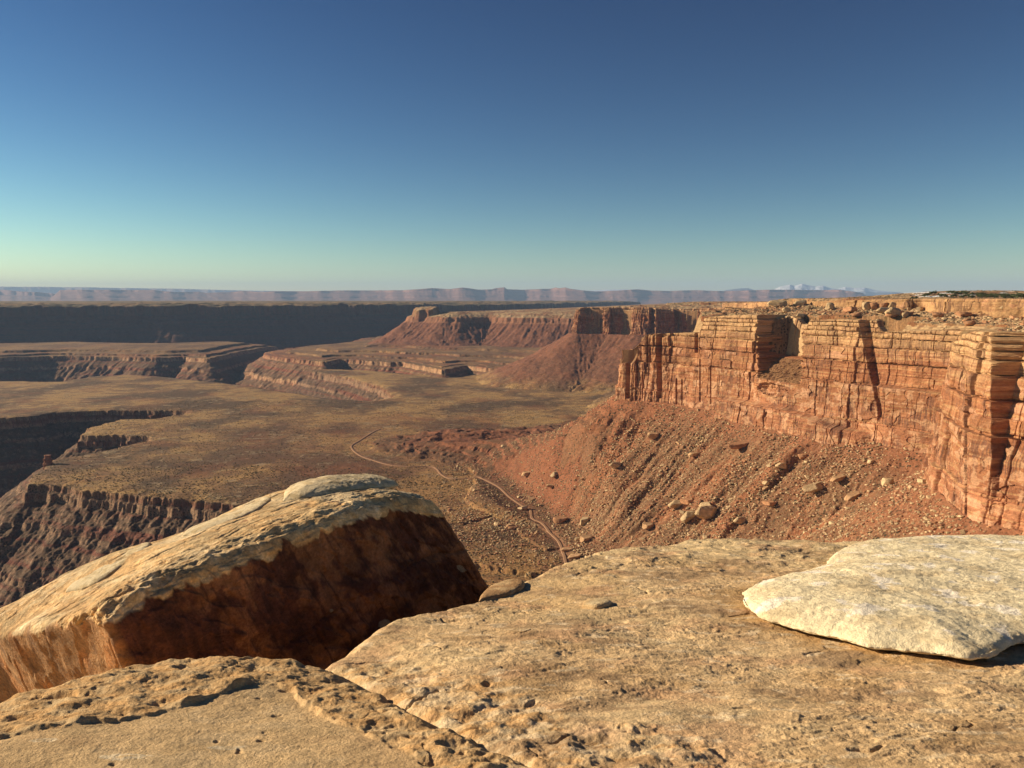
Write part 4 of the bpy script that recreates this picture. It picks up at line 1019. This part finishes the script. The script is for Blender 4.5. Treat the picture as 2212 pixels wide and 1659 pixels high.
def rock_sheet(name, poly, tps_f, detail, colour, az0, az1, r0, r1, daz, dr, mat, soft, label, cat, edge=0.0):
    az = np.radians(np.arange(az0, az1, daz / Q)); r = np.exp(np.arange(math.log(r0), math.log(r1), dr / Q))
    X = r[:, None] * np.sin(az)[None]; Y = r[:, None] * np.cos(az)[None]
    d, arc = poly_dist(poly, X, Y)
    d = d + 0.035 * fbm2(X / 0.35, Y / 0.35, 3, 3) * (1 if soft > .05 else .5)
    Z = tps_f(X, Y)
    t = np.maximum(d + soft * 0.5, 0); Z = Z - np.where(t < soft * 3, t * t / (2 * soft), soft * 4.5 + (t - soft * 3) * 3.2)
    Z = Z + detail(X, Y, d)
    V = np.stack([X, Y, Z], -1); F = grid_faces(*X.shape)[:, ::-1]
    keep = (d.ravel()[F] < 1.3).all(1); F = F[keep]
    used = np.zeros(X.size, bool); used[F.ravel()] = True; mp = np.cumsum(used) - 1
    gx = np.gradient(Z, axis=0) / np.gradient(r)[:, None]; gy = np.gradient(Z, axis=1) / (r[:, None] * np.gradient(az)[None])
    C = colour(X, Y, Z, d)
    o = make_mesh(name, V.reshape(-1, 3)[used], mp[F], mat, C.reshape(-1, 3)[used])
    return tag(o, label, cat)

def scal(X, Y, s, seed, n=5.0):            # thin peeling plates: steps with crisp lee edges
    q = fbm2(X / s, Y / s, 4, seed) * n
    return np.floor(q) + sstep(0.0, 0.16, q - np.floor(q))
def rip(X, Y, sx, sy, seed, warp=.5):
    w = warp * fbm2(X / (sx * 3), Y / (sy * 3), 3, seed + 1)
    return ridge2(X / sx + w, Y / sy + w * 1.3, 3, seed)

r_ctl = pxd(R_RIM + CRACK[:9] + [(1190,1800,2.55),(1700,1800,2.55),(1700,1659,3.07),(2212,1659,3.05),(1900,1600,3.32),(1500,1400,4.95),(1500,1300,6.08),(1500,1230,7.4),(1000,1400,4.85),(2000,1400,4.95),(2300,1300,6.1),(2100,1230,7.5),(1100,1500,3.95),(1300,1600,3.4)])
r_f = tps(r_ctl[:, :2], r_ctl[:, 2], 2e-3)
r_poly = np.concatenate([pxd(CRACK[::-1])[:, :2] + np.array([0.034, 0.02]), pxd(R_RIM)[:, :2], np.array([(9.5, 8.0), (10, 1), (6, -2.5), (0.5, -2.5), (0.75, 1.2)])])
def crack_dist(X, Y):
    d, _ = poly_dist(pxd(CRACK)[:, :2], X, Y, closed=False); return d
knobzone = pxd([(720,1440,4.7),(900,1440,4.5),(1150,1500,3.9),(1250,1560,3.55),(1500,1600,3.35),(1750,1700,2.9),(1700,1900,2.2),(1300,1800,2.4),(1190,1670,3.0),(1000,1590,3.4),(850,1515,3.9)])[:, :2]
cracks_rand = []
_r = np.random.RandomState(12)
for _ in range(22):
    az = R(_r.uniform(-12, 32)); rr_ = math.exp(_r.uniform(math.log(2.6), math.log(7.5))); a = _r.uniform(-.5, .6); L_ = _r.uniform(.08, .30)
    p = np.array([rr_ * math.sin(az), rr_ * math.cos(az)]); pts = [p]
    for k in range(4): a += _r.uniform(-.9, .9); p = p + L_ / 4 * 0.8 * np.array([math.cos(a), math.sin(a)]); pts.append(p)
    cracks_rand.append((np.array(pts), _r.uniform(.003, .007)))
def small_cracks(X, Y):
    out = np.zeros(X.shape)
    for pts, w in cracks_rand:
        c = pts.mean(0); m = (np.abs(X - c[0]) < .35) & (np.abs(Y - c[1]) < .35)
        if m.sum() < 4: continue
        d, _ = poly_dist(pts, X[m] + 0.01 * pn2(X[m] / .04, Y[m] / .04, 3), Y[m], closed=False)
        out[m] -= 0.02 * np.exp(-(d / w) ** 2) + 0 * d
    return out
def r_detail(X, Y, d):
    dk, _ = poly_dist(knobzone, X, Y); kz = sstep(0.18, -0.12, dk + 0.2 * fbm2(X / .4, Y / .4, 3, 4))
    w1, w2, wc = worley2(X / 0.15 + .5 * pn2(X / .2, Y / .2, 3), Y / 0.12 + .5 * pn2(X / .2, Y / .2, 4), 5)
    z = 0.035 * fbm2(X / 1.1, Y / 1.1, 3, 6)
    z += kz * (0.016 * (0.6 - w1) * (0.4 + wc) + 0.034 * fbm2(X / .16, Y / .13, 5, 8) - 0.022 * sstep(.82, .95, wc) * sstep(.3, .1, w1))
    n_w = 1.2 * fbm2(X / .5, Y / .4, 3, 18)
    sm = 1 - kz; rm = sstep(-.25, .25, fbm2(X / .8, Y / .8, 3, 10) + .08)
    z += sm * (0.0065 * rip(X, Y, .34, .15, 11, 1.3) * (0.3 + rm) + 0.0045 * scal(X, Y, .55, 12, 4) * sstep(-.1, .2, fbm2(X / .6, Y / .5, 2, 9)) + 0.010 * fbm2(X / .22, Y / .10, 5, 13) + (0.004 + .010 * rm) * (ridge2(X / .11 + n_w, Y / .055 + n_w, 4, 17, .62) - .6))
    z += sm * 0.02 * fbm2(X / .5, Y / .28, 3, 19)
    far = sstep(6.2, 7.8, Y); z += far * 0.012 * scal(X, Y, .9, 15, 3) + far * .02 * fbm2(X / .3, Y / .4, 4, 16)
    z += small_cracks(X, Y)
    return z
def r_colour(X, Y, Z, d):
    n1 = fbm2(X / 1.4, Y / .9, 4, 21); n2 = fbm2(X / .25, Y / .16, 4, 22); n3 = fbm2(X / .07, Y / .05, 3, 23)
    C = np.zeros(X.shape + (3,)) + np.array([0.66, 0.465, 0.255])
    C = mixc(C, (0.44, 0.285, 0.14), sstep(0.05, .35, n1 + .3 * n2) * .8)
    C = mixc(C, (0.56, 0.43, 0.25), sstep(.02, .3, -n1 + .5 * n2) * .6)
    rg = rip(X, Y, .26, .15, 11, 1.3); C = mixc(C, (0.62, 0.49, 0.30), sstep(.78, .95, rg) * .45)
    dk, _ = poly_dist(knobzone, X, Y); kz = sstep(0.2, -0.1, dk)
    C = mixc(C, (0.56, 0.32, 0.13), kz * sstep(-.05, .3, n2 + .6 * n3) * .7); C = mixc(C, (0.62, 0.50, 0.33), kz * sstep(.0, .3, -n2) * .6)
    C = mixc(C, (0.52, 0.36, 0.18), sstep(5.3, 6.2, Y) * (X < 1.0) * .5)
    C = mixc(C, (0.60, 0.47, 0.27), sstep(7.2, 8.3, Y) * .7)
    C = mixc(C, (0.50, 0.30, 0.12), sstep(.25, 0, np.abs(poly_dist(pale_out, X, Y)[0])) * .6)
    C = mixc(C, (0.30, 0.21, 0.13), sstep(.28, .45, fbm2(X / .1, Y / .06, 3, 25)) * .5)
    C = mixc(C, (0.34, 0.225, 0.13), sstep(.06, .24, fbm2(X / .9 + .4 * n2, Y / .35, 5, 26)) * .65)
    C = mixc(C, (0.60, 0.36, 0.20), sstep(.1, .35, fbm2(X / .6, Y / .4, 4, 27)) * .45)
    C = mixc(C, (0.74, 0.60, 0.40), sstep(.25, .32, fbm2(X / .22, Y / .10, 4, 28)) * .55)
    return C * (1 + .12 * n3)[..., None]

PALE = [(1605,1298,6.15),(1612,1322,5.8),(1640,1348,5.5),(1700,1364,5.30),(1770,1384,5.10),(1850,1410,4.86),(1910,1420,4.76),(1990,1430,4.68),(2050,1445,4.58),(2090,1450,4.54),(2130,1440,4.6),(2170,1424,4.75),(2220,1408,4.9),(2320,1395,5.0),(2450,1340,5.6),(2520,1260,6.6),(2450,1180,8.3),(2330,1156,9.0),(2212,1152,9.1),(2080,1150,9.0),(1980,1153,8.9),(1930,1157,8.8),(1870,1162,8.5),(1830,1172,8.2),(1800,1190,7.8),(1780,1212,7.3),(1730,1232,6.95),(1680,1250,6.7),(1640,1270,6.45)]
pale3 = pxd(PALE); pale_out = pale3[:, :2]
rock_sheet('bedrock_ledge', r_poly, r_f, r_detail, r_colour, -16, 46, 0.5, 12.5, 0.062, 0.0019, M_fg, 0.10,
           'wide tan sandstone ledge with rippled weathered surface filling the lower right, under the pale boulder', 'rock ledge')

l_ctl = pxd(L_RIM + CRACK[:9] + [(300,1600,3.38),(600,1550,3.72),(300,1500,3.98),(100,1659,3.12),(700,1659,3.12),(850,1600,3.42),(-200,1800,2.6),(600,1800,2.6),(-300,1659,3.2)])
l_f = tps(l_ctl[:, :2], l_ctl[:, 2], 2e-3)
l_poly = np.concatenate([pxd(CRACK[::-1])[:, :2] - np.array([0.03, 0.022]), pxd(L_RIM[::-1])[:, :2], np.array([(-3.2, 2.5), (-3, -2.5), (.4, -2.5), (.65, 1.1)])])
STEP = pxd([(-200,1630,3.35),(0,1600,3.42),(60,1590,3.46),(130,1582,3.5),(200,1560,3.6),(260,1557,3.62),(330,1540,3.7),(400,1510,3.85),(470,1492,3.98),(530,1472,4.15),(590,1466,4.2),(630,1482,4.1),(650,1510,3.95),(680,1530,3.8),(720,1548,3.68),(780,1580,3.5),(900,1640,3.2)])[:, :2]
step_poly = np.concatenate([STEP, np.array([(-.2, 3.0), (1.5, 4.2), (0, 6.5), (-6, 6), (-5, 3.2)])])
def l_detail(X, Y, d):
    ds, _ = poly_dist(step_poly, X + .05 * fbm2(X / .15, Y / .15, 3, 30), Y + .05 * fbm2(X / .15, Y / .15, 3, 31))
    up = sstep(0.014, -0.014, ds); dec = np.exp(np.minimum(ds, 0) / .35)
    w1, w2, wc = worley2(X / 0.21 + .4 * pn2(X / .2, Y / .2, 3), Y / 0.16, 35)
    w3, w4, wd = worley2(X / 0.07 + .5 * pn2(X / .1, Y / .1, 3), Y / 0.06, 37)
    z = 0.02 * fbm2(X / .9, Y / .9, 3, 32)
    z += up * (0.026 * dec * (.55 + .9 * fbm2(X / .4, Y / .4, 2, 29)) + 0.030 * (0.45 - w1) * (wc - .2) + 0.042 * fbm2(X / .20, Y / .14, 5, 33) - .038 * sstep(.82, .95, wc) * sstep(.42, .15, w1) - .008 * sstep(.7, .9, wd) * sstep(.4, .1, w3))
    sm = 1 - up; pit = sstep(.12, .3, fbm2(X / .35, Y / .3, 2, 38))
    z += sm * (0.010 * fbm2(X / .4, Y / .14, 5, 34) + 0.0012 * scal(X, Y, .3, 36, 4) + 0.014 * fbm2(X / .9, Y / .5, 4, 39) + .005 * (ridge2(X / .13, Y / .06, 4, 40, .6) - .6) - .012 * pit * sstep(.78, .9, wd) * sstep(.38, .1, w3))
    return z
def l_colour(X, Y, Z, d):
    ds, _ = poly_dist(step_poly, X, Y); up = sstep(.03, -.03, ds)
    n1 = fbm2(X / .9, Y / .4, 4, 41); n2 = fbm2(X / .16, Y / .09, 4, 42)
    C = np.zeros(X.shape + (3,)) + np.array([0.58, 0.41, 0.22]); C = mixc(C, (0.46, 0.31, 0.165), sstep(0, .3, n1 + .3 * n2) * .7); C = mixc(C, (0.50, 0.38, 0.23), sstep(.05, .3, -n1 + .4 * n2) * .5)
    U_ = np.zeros(X.shape + (3,)) + np.array([0.54, 0.36, 0.18]); U_ = mixc(U_, (0.50, 0.29, 0.12), sstep(0, .3, n2) * .6); U_ = mixc(U_, (0.55, 0.43, 0.26), sstep(.05, .3, -n2) * .5)
    C = C * (1 - up[..., None]) + U_ * up[..., None]
    # small pale scars of broken crust
    for (px, py, D, a, b) in [(268,1632,3.22,.10,.035),(92,1612,3.36,.07,.018),(490,1610,3.33,.08,.02)]:
        p = pxd([(px, py, D)])[0]; q = np.hypot((X - p[0]) / a, (Y - p[1]) / b) + .7 * fbm2(X / .05, Y / .03, 3, 43)
        C = mixc(C, (0.66, 0.55, 0.38), sstep(1.05, .8, q) * sstep(.25, .55, q) * .85)
    return C * (1 + .12 * n2)[..., None]
rock_sheet('bedrock_ledge', l_poly, l_f, l_detail, l_colour, -48, 14, 0.5, 6.5, 0.062, 0.0018, M_fg, 0.09,
           'smooth tan sandstone ledge with a knobbly pitted upper crust in the lower left corner', 'rock ledge')

# ---- loose slabs: closed shapes grown from an outline
def slab(name, out3, top_add, thick, mat, colour, label, cat, under=0.10, nr=150, na=520, rough=0.01, seed=1, base_f=None, crown=0.03, nose=0.5, flat=1.0, jag=0.0):
    P = np.asarray(out3, float); c = P.mean(0)
    Lp = np.concatenate([[0], np.cumsum(np.linalg.norm(np.diff(np.vstack([P, P[:1]])[:, :2], axis=0), axis=1))]); n4 = na * 4
    sC = catmull(np.vstack([P, P[:1]])[:, :2], 30); sZ = catmull(np.stack([np.vstack([P, P[:1]])[:, 2]] * 2, -1), 30)[:, 0]
    L2 = np.concatenate([[0], np.cumsum(np.linalg.norm(np.diff(sC, axis=0), axis=1))]); uu = np.linspace(0, L2[-1], na, endpoint=False)
    ox = np.interp(uu, L2, sC[:, 0]); oy = np.interp(uu, L2, sC[:, 1]); oz = np.interp(uu, L2, sZ)
    jg = jag * (fbm2(uu / .35, uu * 0, 4, seed + 5) * 2 + .5 * scal(uu, uu * 0 + 2, .5, seed + 6, 3) * .5)
    ox = ox + jg * (ox - c[0]) / np.hypot(ox - c[0], oy - c[1]); oy = oy + jg * (oy - c[1]) / np.hypot(ox - c[0], oy - c[1])
    # radial rings: top centre -> rim -> round the nose -> underside
    nt = int(nr * .7); ne = nr - nt - 12
    tt = np.linspace(0, 1, nt) ** 0.8
    X = c[0] + (ox - c[0])[None] * tt[:, None]; Y = c[1] + (oy - c[1])[None] * tt[:, None]
    f = tps(P[:, :2], P[:, 2], 1e-3)
    dist = np.hypot(ox - c[0], oy - c[1])[None] * (1 - tt[:, None])
    pdist = np.abs(poly_dist(sC[::6], X, Y)[0]); dist = np.minimum(dist, pdist)
    Zt = f(X, Y) + top_add(X, Y) * (1 - np.exp(-dist / .25))
    rd = thick * nose; e_ = np.clip(1 - dist / (rd * 2.2), 0, 1); Zt = Zt - rd * (1 - np.sqrt(1 - e_ ** 2 * .98)) * 0.9 * flat
    dx = (ox - c[0]); dy = (oy - c[1]); dn = np.hypot(dx, dy); dx /= dn; dy /= dn
    te = np.linspace(0, 1, ne + 1)[1:, None]
    Xe = ox[None] + dx[None] * (rd * .35 * np.sin(te * np.pi) - under * te ** 2); Ye = oy[None] + dy[None] * (rd * .35 * np.sin(te * np.pi) - under * te ** 2)
    Ze = Zt[-1][None] - thick * te
    tb = np.linspace(1, 0, 13)[1:, None]
    Xb = c[0] + (Xe[-1] - c[0])[None] * tb; Yb = c[1] + (Ye[-1] - c[1])[None] * tb; Zb = Ze[-1][None] * tb + (float(f(np.array(c[0]), np.array(c[1]))) - thick - .04) * (1 - tb) - .02
    X = np.concatenate([X, Xe, Xb]); Y = np.concatenate([Y, Ye, Yb]); Z = np.concatenate([Zt, Ze, Zb])
    nrm = np.concatenate([np.zeros_like(Zt), np.ones_like(Ze), np.zeros_like(Zb)]); upn = 1 - nrm
    rr_ = rough; s1 = rr_ * (1.4 * fbm3(X / .30, Y / .30, Z / .12, 4, seed) + .5 * fbm3(X / .06, Y / .06, Z / .03, 3, seed + 1)); fade = 1.0
    Z = Z + s1 * upn * fade; X = X + dx[None] * s1 * nrm * 2.5; Y = Y + dy[None] * s1 * nrm * 2.5
    C = colour(X, Y, Z)
    o = make_mesh(name, np.stack([X, Y, Z], -1), grid_faces(*X.shape, wrap=True)[:, ::-1], mat, C)
    return tag(o, label, cat)

def pale_colour(X, Y, Z):
    n1 = fbm2(X / .5, Y / .4, 4, 51); n2 = fbm3(X / .12, Y / .12, Z / .06, 4, 52)
    C = np.zeros(X.shape + (3,)) + np.array([0.80, 0.69, 0.46]); C = mixc(C, (0.64, 0.51, 0.31), sstep(.0, .3, n1 + .4 * n2) * .7)
    lich = fbm2(X / .28, Y / .34, 4, 55); C = mixc(C, (0.86, 0.80, 0.70), sstep(.20, .32, lich + .25 * n2) * .75)
    return C * (1 + .12 * n2)[..., None]
def pale_top(X, Y):
    return 0.075 * sstep(8.6, 6.2, Y) + 0.04 + 0.045 * fbm2(X / .9, Y / .9, 3, 56) + 0.012 * fbm2(X / .22, Y / .1, 4, 57) + 0.005 * rip(X, Y, .3, .07, 58, 1.0)
pz = pale3.copy(); pz[:, 2] += 0.0
# the rim of the slab stands proud of the ledge below it
base = r_f(pz[:, 0], pz[:, 1]); pz[:, 2] = np.where(pz[:, 1] > 7.6, pz[:, 2] - .03, base + 0.075)
near_ = np.array([p[1] > 1300 for p in PALE]); 
b2 = np.array([0.17 if p[1] > 1300 else 0.19 for p in PALE]); 
def shift_up(pt, h):   # outline was read at the foot: keep the foot there, raise the top edge
    return pt
slab('pale_boulder', pz, pale_top, 0.06, M_pale, pale_colour, 'broad flat cream coloured boulder with white lichen blotches lying on the tan ledge at right', 'boulder', under=0.22, nr=420, na=1500, rough=0.013, seed=60, nose=.35, jag=.028)

stn = pxd([(1259,1304,5.98),(1290,1309,5.9),(1318,1300,6.0),(1317,1294,6.1),(1295,1291,6.15),(1268,1293,6.15)]); stn[:, 2] = r_f(stn[:, 0], stn[:, 1]) + .045
def tanc(c1, c2, sd):
    def f(X, Y, Z):
        n = fbm3(X / .15, Y / .15, Z / .05, 4, sd); C = np.zeros(X.shape + (3,)) + np.array(c1); return mixc(C, c2, sstep(-.05, .25, n)) * (1 + .2 * fbm3(X / .04, Y / .04, Z / .02, 3, sd + 1))[..., None]
    return f
slab('loose_stone', stn, lambda X, Y: 0.006 + .004 * fbm2(X / .05, Y / .05, 3, 3), 0.045, M_fg, tanc((.52, .37, .2), (.6, .47, .28), 61), 'small thin stone lying loose on the middle of the tan ledge', 'stone', under=.03, nr=60, na=160, rough=.003, seed=62)
flk = pxd([(1035,1303,6.35),(1060,1296,6.45),(1100,1285,6.6),(1130,1266,6.85),(1128,1256,7.0),(1098,1258,7.05),(1060,1268,6.9),(1040,1283,6.6)]); flk[:, 2] = r_f(flk[:, 0], flk[:, 1]) + .035
slab('thin_rock_flake', flk, lambda X, Y: 0.02 + .004 * fbm2(X / .05, Y / .05, 3, 3), 0.05, M_fg, tanc((.36, .22, .11), (.5, .35, .19), 63), 'thin brown flake of rock peeling up at the left edge of the tan ledge', 'rock flake', under=.05, nr=60, na=200, rough=.006, seed=64)

# ---- the long tilted block
KA = np.array([0.557, 0.8305]); KB = np.array([-0.8305, 0.557]); A0 = np.array([-2.9, 5.5])
def kw(k, w): return A0[0] + k * KA[0] + w * KB[0], A0[1] + k * KA[1] + w * KB[1]
def solve_k(px, w):                          # station whose sight column is px
    t = (px - CX) / FPX * 1.0
    k = np.linspace(-1, 8, 4000); x, y = kw(k, w); b = math.cos(PITCH); return float(np.interp(t, x / y * 1.0 * (1 / 1.0), k)) if True else 0
def ctl(px, py, w):
    t0 = (px - CX) / FPX / (math.cos(PITCH) + (CY - py) / FPX * math.sin(PITCH))
    k = np.linspace(-1.5, 8, 6000); x, y = kw(k, w); kk = float(np.interp(t0, x / y, k)); x, y = kw(kk, w); return kk, w, float(z_at(np.array(x), np.array(y), py))
cts = [ctl(*a) for a in [(190,1338,0),(330,1255,0),(480,1205,0),(600,1158,0),(700,1122,0),(800,1090,0),(880,1074,0),(930,1082,0),
                         (150,1248,1.7),(250,1200,1.7),(390,1160,1.7),(500,1110,1.7),(620,1062,1.7),(720,1050,1.6),(830,1046,1.5),(880,1052,1.3)]]
def ctl0(px, py):                            # on the end face k=0
    t0 = (px - CX) / FPX / (math.cos(PITCH) + (CY - py) / FPX * math.sin(PITCH)); w = np.linspace(-.5, 5, 4000); x, y = kw(0, w); ww = float(np.interp(-t0, -(x / y), w)); x, y = kw(0, ww); return 0.0, ww, float(z_at(np.array(x), np.array(y), py))
cts += [ctl0(120, 1350), ctl0(40, 1366), ctl0(0, 1376), ctl0(-120, 1410)]
cts += [ctl(0, 1304, 2.2), ctl(-150, 1350, 2.6)]
cts = np.array(cts); b_f = tps(cts[:, :2], cts[:, 2], 5e-3)
KMAX, WMAX, HB = 3.78, 2.6, -5.2
def block():
    Vs, Fs, Cs = [], [], []; off = 0
    half = np.array([KMAX / 2, WMAX / 2, 1.6]); rad = 0.075
    faces = [(0, 1, 2, 1, 900, 420), (0, 2, 1, -1, 1000, 520), (1, 2, 0, -1, 420, 420), (1, 2, 0, 1, 260, 260), (0, 2, 1, 1, 160, 60)]
    for (a, b, c, sgn, na, nb) in faces:      # a, b = in-plane axes, c = normal axis
        na = int(na * Q); nb = int(nb * Q)
        def spaced(n, h):                      # denser samples near the rounded edges
            t = np.linspace(-1, 1, n); return t * h
        ga, gb = np.meshgrid(spaced(na, half[a]), spaced(nb, half[b]), indexing='ij')
        P = np.zeros(ga.shape + (3,)); P[..., a] = ga; P[..., b] = gb; P[..., c] = sgn * half[c]
        core = np.clip(P, -(half - rad), half - rad); dd = P - core; ln = np.linalg.norm(dd, axis=-1, keepdims=True); nrm = dd / np.maximum(ln, 1e-9)
        Pp = core + nrm * rad
        k = Pp[..., 0] + KMAX / 2; w = Pp[..., 1] + WMAX / 2; h = Pp[..., 2] - 1.6       # h = 0 at the top
        top = b_f(np.clip(k, 0, KMAX), np.clip(w, 0, 2.6))
        # back half sinks away so that the back never shows as a box edge
        top = top - 0.35 * np.clip(w - 1.7, 0, 2) ** 2 - 1.6 * np.clip(.26 - w, 0, .26) ** 2
        z = top + h + 0.03
        sh = lerp(.33, .80, np.clip(k / KMAX, 0, 1)); ks = k + sh * np.clip(-h, 0, 5) * 1.0
        ks = ks + 0.0
        X, Y = kw(ks, w)
        nx_ = nrm[..., 0] * KA[0] + nrm[..., 1] * KB[0]; ny_ = nrm[..., 0] * KA[1] + nrm[..., 1] * KB[1]; nz_ = nrm[..., 2]
        # displacement, a function of the place only
        topm = sstep(-0.075, -0.045, h + 0.13 * fbm2(k / .22, w / .22 + h, 4, 71) + 0.05 * sstep(2.5, 3.6, k)); 
        bed = h + 0.10 * k * 0.0
        wl, w2, wc = worley2(k / .20 + .5 * pn2(k / .2, bed / .1, 3), w / .14 + bed / .09, 72)
        dsp = 0.03 * fbm3(k / .6, w / .6, h / .4, 3, 73)
        kn = sstep(.85, .2, w) * (0.5 + 0.5 * sstep(1.6, .2, k)); dsp += topm * ((0.010 + .058 * kn) * fbm3(k / .26, w / .13, h / .07, 4, 74) + 0.045 * kn * (.5 - wl) * wc + 0.007 * scal(k * .5, w * 1.1 + bed * 3, .4, 75, 3) + .012 * fbm3(k / .5, w / .25, h / .1, 3, 70))
        endf = np.clip(-nrm[..., 0], 0, 1) * (k < 1) * (1 - topm); frontf = np.clip(-nrm[..., 1], 0, 1) * (1 - topm)
        dsp += frontf * (0.045 * fbm3(k / .5, w / .5, h / .35, 4, 76) + .018 * scal(k, h * 1.2 + k * .25, .7, 77, 3) + .02 * fbm3(k / .12, w / .12, h / .12, 3, 69)) + endf * (.010 * fbm3(k / .3, w / .2, h / .4, 4, 78) + .007 * scal(w, h * .5, .5, 79, 3))
        # a long seam across the dark face, rising to the right
        seam = h + 1.05 - .12 * k + .04 * pn2(k / .3, k * 0, 5); dsp -= frontf * .03 * np.exp(-(seam / .02) ** 2)
        X = X + nx_ * dsp; Y = Y + ny_ * dsp; z = z + nz_ * dsp
        # colours
        n1 = fbm3(k / .8, w / .8, h / .7, 4, 81); n2 = fbm3(k / .16, w / .16, h / .2, 4, 82); n3 = fbm3(k / .05, w / .05, h / .05, 3, 83)
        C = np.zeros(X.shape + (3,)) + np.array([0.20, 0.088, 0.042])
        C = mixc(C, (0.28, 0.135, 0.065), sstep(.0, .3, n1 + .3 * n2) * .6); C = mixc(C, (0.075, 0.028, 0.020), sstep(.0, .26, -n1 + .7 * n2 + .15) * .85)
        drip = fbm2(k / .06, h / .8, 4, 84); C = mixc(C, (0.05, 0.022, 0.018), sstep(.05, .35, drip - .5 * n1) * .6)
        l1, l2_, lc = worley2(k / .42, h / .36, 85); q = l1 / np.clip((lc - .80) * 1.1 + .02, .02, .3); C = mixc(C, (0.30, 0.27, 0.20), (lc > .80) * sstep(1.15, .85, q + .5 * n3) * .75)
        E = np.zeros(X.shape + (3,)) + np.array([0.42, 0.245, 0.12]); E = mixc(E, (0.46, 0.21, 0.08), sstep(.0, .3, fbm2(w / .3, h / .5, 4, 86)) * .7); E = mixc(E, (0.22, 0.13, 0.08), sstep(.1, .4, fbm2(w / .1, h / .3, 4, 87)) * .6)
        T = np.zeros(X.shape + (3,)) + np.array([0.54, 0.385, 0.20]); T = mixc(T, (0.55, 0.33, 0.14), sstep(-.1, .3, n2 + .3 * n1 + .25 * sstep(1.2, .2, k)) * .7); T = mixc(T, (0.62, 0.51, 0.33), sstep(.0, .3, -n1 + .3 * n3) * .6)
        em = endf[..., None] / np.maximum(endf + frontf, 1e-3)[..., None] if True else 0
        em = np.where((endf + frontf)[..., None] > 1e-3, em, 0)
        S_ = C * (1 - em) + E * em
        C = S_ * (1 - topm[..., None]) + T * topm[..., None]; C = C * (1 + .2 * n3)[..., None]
        V = np.stack([X, Y, z], -1)
        F = grid_faces(*X.shape)
        e1 = V[-1, 0] - V[0, 0]; e2 = V[0, -1] - V[0, 0]; outw = np.array([nx_.mean(), ny_.mean(), nz_.mean()])
        if np.dot(np.cross(e2, e1), outw) < 0: F = F[:, ::-1]
        Vs.append(V.reshape(-1, 3)); Fs.append(F + off); Cs.append(C.reshape(-1, 3)); off += X.size
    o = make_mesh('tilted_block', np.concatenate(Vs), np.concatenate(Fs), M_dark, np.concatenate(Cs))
    return tag(o, 'huge long tilted sandstone block, dark shaded face to the right and sunlit knobbly top edge', 'rock block')
block()

def on_block(lst, lift):                     # outline read from the picture, laid on the block's top
    out = []
    for (px, py, w) in lst:
        k, w_, z = ctl(px, py, w); x, y = kw(k, w_); out.append((x, y, float(b_f(np.array(k), np.array(w_))) - .35 * max(w_ - 1.7, 0) ** 2 + lift))
    return np.array(out)
palec = tanc((.60, .50, .33), (.50, .39, .23), 91)
slab('cap_slab', on_block([(612,1074,1.0),(660,1062,.8),(740,1056,.7),(810,1048,.75),(850,1040,.9),(856,1030,1.2),(820,1024,1.6),(760,1024,1.8),(700,1034,1.8),(650,1050,1.7),(618,1066,1.5)], .06),
     lambda X, Y: .13 + .02 * fbm2(X / .3, Y / .1, 3, 92), .05, M_pale, palec, 'pale lens shaped slab resting on the highest end of the tilted block', 'rock slab', under=.10, nr=160, na=500, rough=.012, seed=93, nose=.5)
slab('cap_slab', on_block([(395,1160,1.2),(440,1144,1.0),(500,1120,1.0),(560,1098,1.1),(585,1086,1.4),(560,1084,1.9),(500,1104,2.1),(440,1128,2.0),(402,1148,1.7)], .05),
     lambda X, Y: .03 + .01 * fbm2(X / .3, Y / .1, 3, 94), .06, M_pale, palec, 'thin pale slab on the back edge of the tilted block, halfway along', 'rock slab', under=.05, nr=80, na=360, rough=.008, seed=95)
slab('cap_slab', on_block([(140,1256,1.4),(200,1232,1.1),(260,1208,1.1),(310,1192,1.2),(325,1182,1.5),(290,1184,2.0),(220,1204,2.2),(160,1232,2.1)], .05),
     lambda X, Y: .03 + .01 * fbm2(X / .3, Y / .1, 3, 96), .06, M_pale, palec, 'thin pale slab on the back edge of the tilted block near its left end', 'rock slab', under=.05, nr=80, na=360, rough=.008, seed=97)

# ---- the rim rock under the ledges, so that nothing hangs in the air from the side
bp = catmull(np.array([(-7.5, 9.0), (-3, 10.8), (1.5, 10.4), (8.5, 9.2), (12, 2), (8, -7), (-8, -7), (-10, 3), (-7.5, 9.0)], float), 40)[:-1]
bt = np.concatenate([np.linspace(0, 1, 40), np.full(120, 1.0)])[:, None]; bz = np.concatenate([np.full(40, -5.4), -5.4 - np.linspace(0, 1, 121)[1:] ** 1.3 * 186])[:, None]
BX = bp[None, :, 0] * bt; BY = bp[None, :, 1] * bt; BZ = bz + 0 * BX
nn = 0.35 * fbm3(BX / 2, BY / 2, BZ / 1.5, 4, 5); rr0 = np.maximum(np.hypot(BX, BY), .1); side_ = (bz < -5.4)
out_ = side_ * (nn * 2 + (-5.4 - bz) * 0.04)
BZ = BZ + np.where(side_, 0, nn * bt); BX = BX * (1 + out_ / rr0); BY = BY * (1 + out_ / rr0)
bc = mixc(np.broadcast_to(np.array([0.42, 0.26, 0.14]), BX.shape + (3,)), (0.25, 0.12, 0.06), sstep(-.1, .3, fbm3(BX / 3, BY / 3, BZ / 1.0, 3, 6)))
rb = make_mesh('rim_rock', np.stack([BX, BY, BZ], -1), grid_faces(*BX.shape, wrap=True), M_wall, bc)
tag(rb, kind='structure')
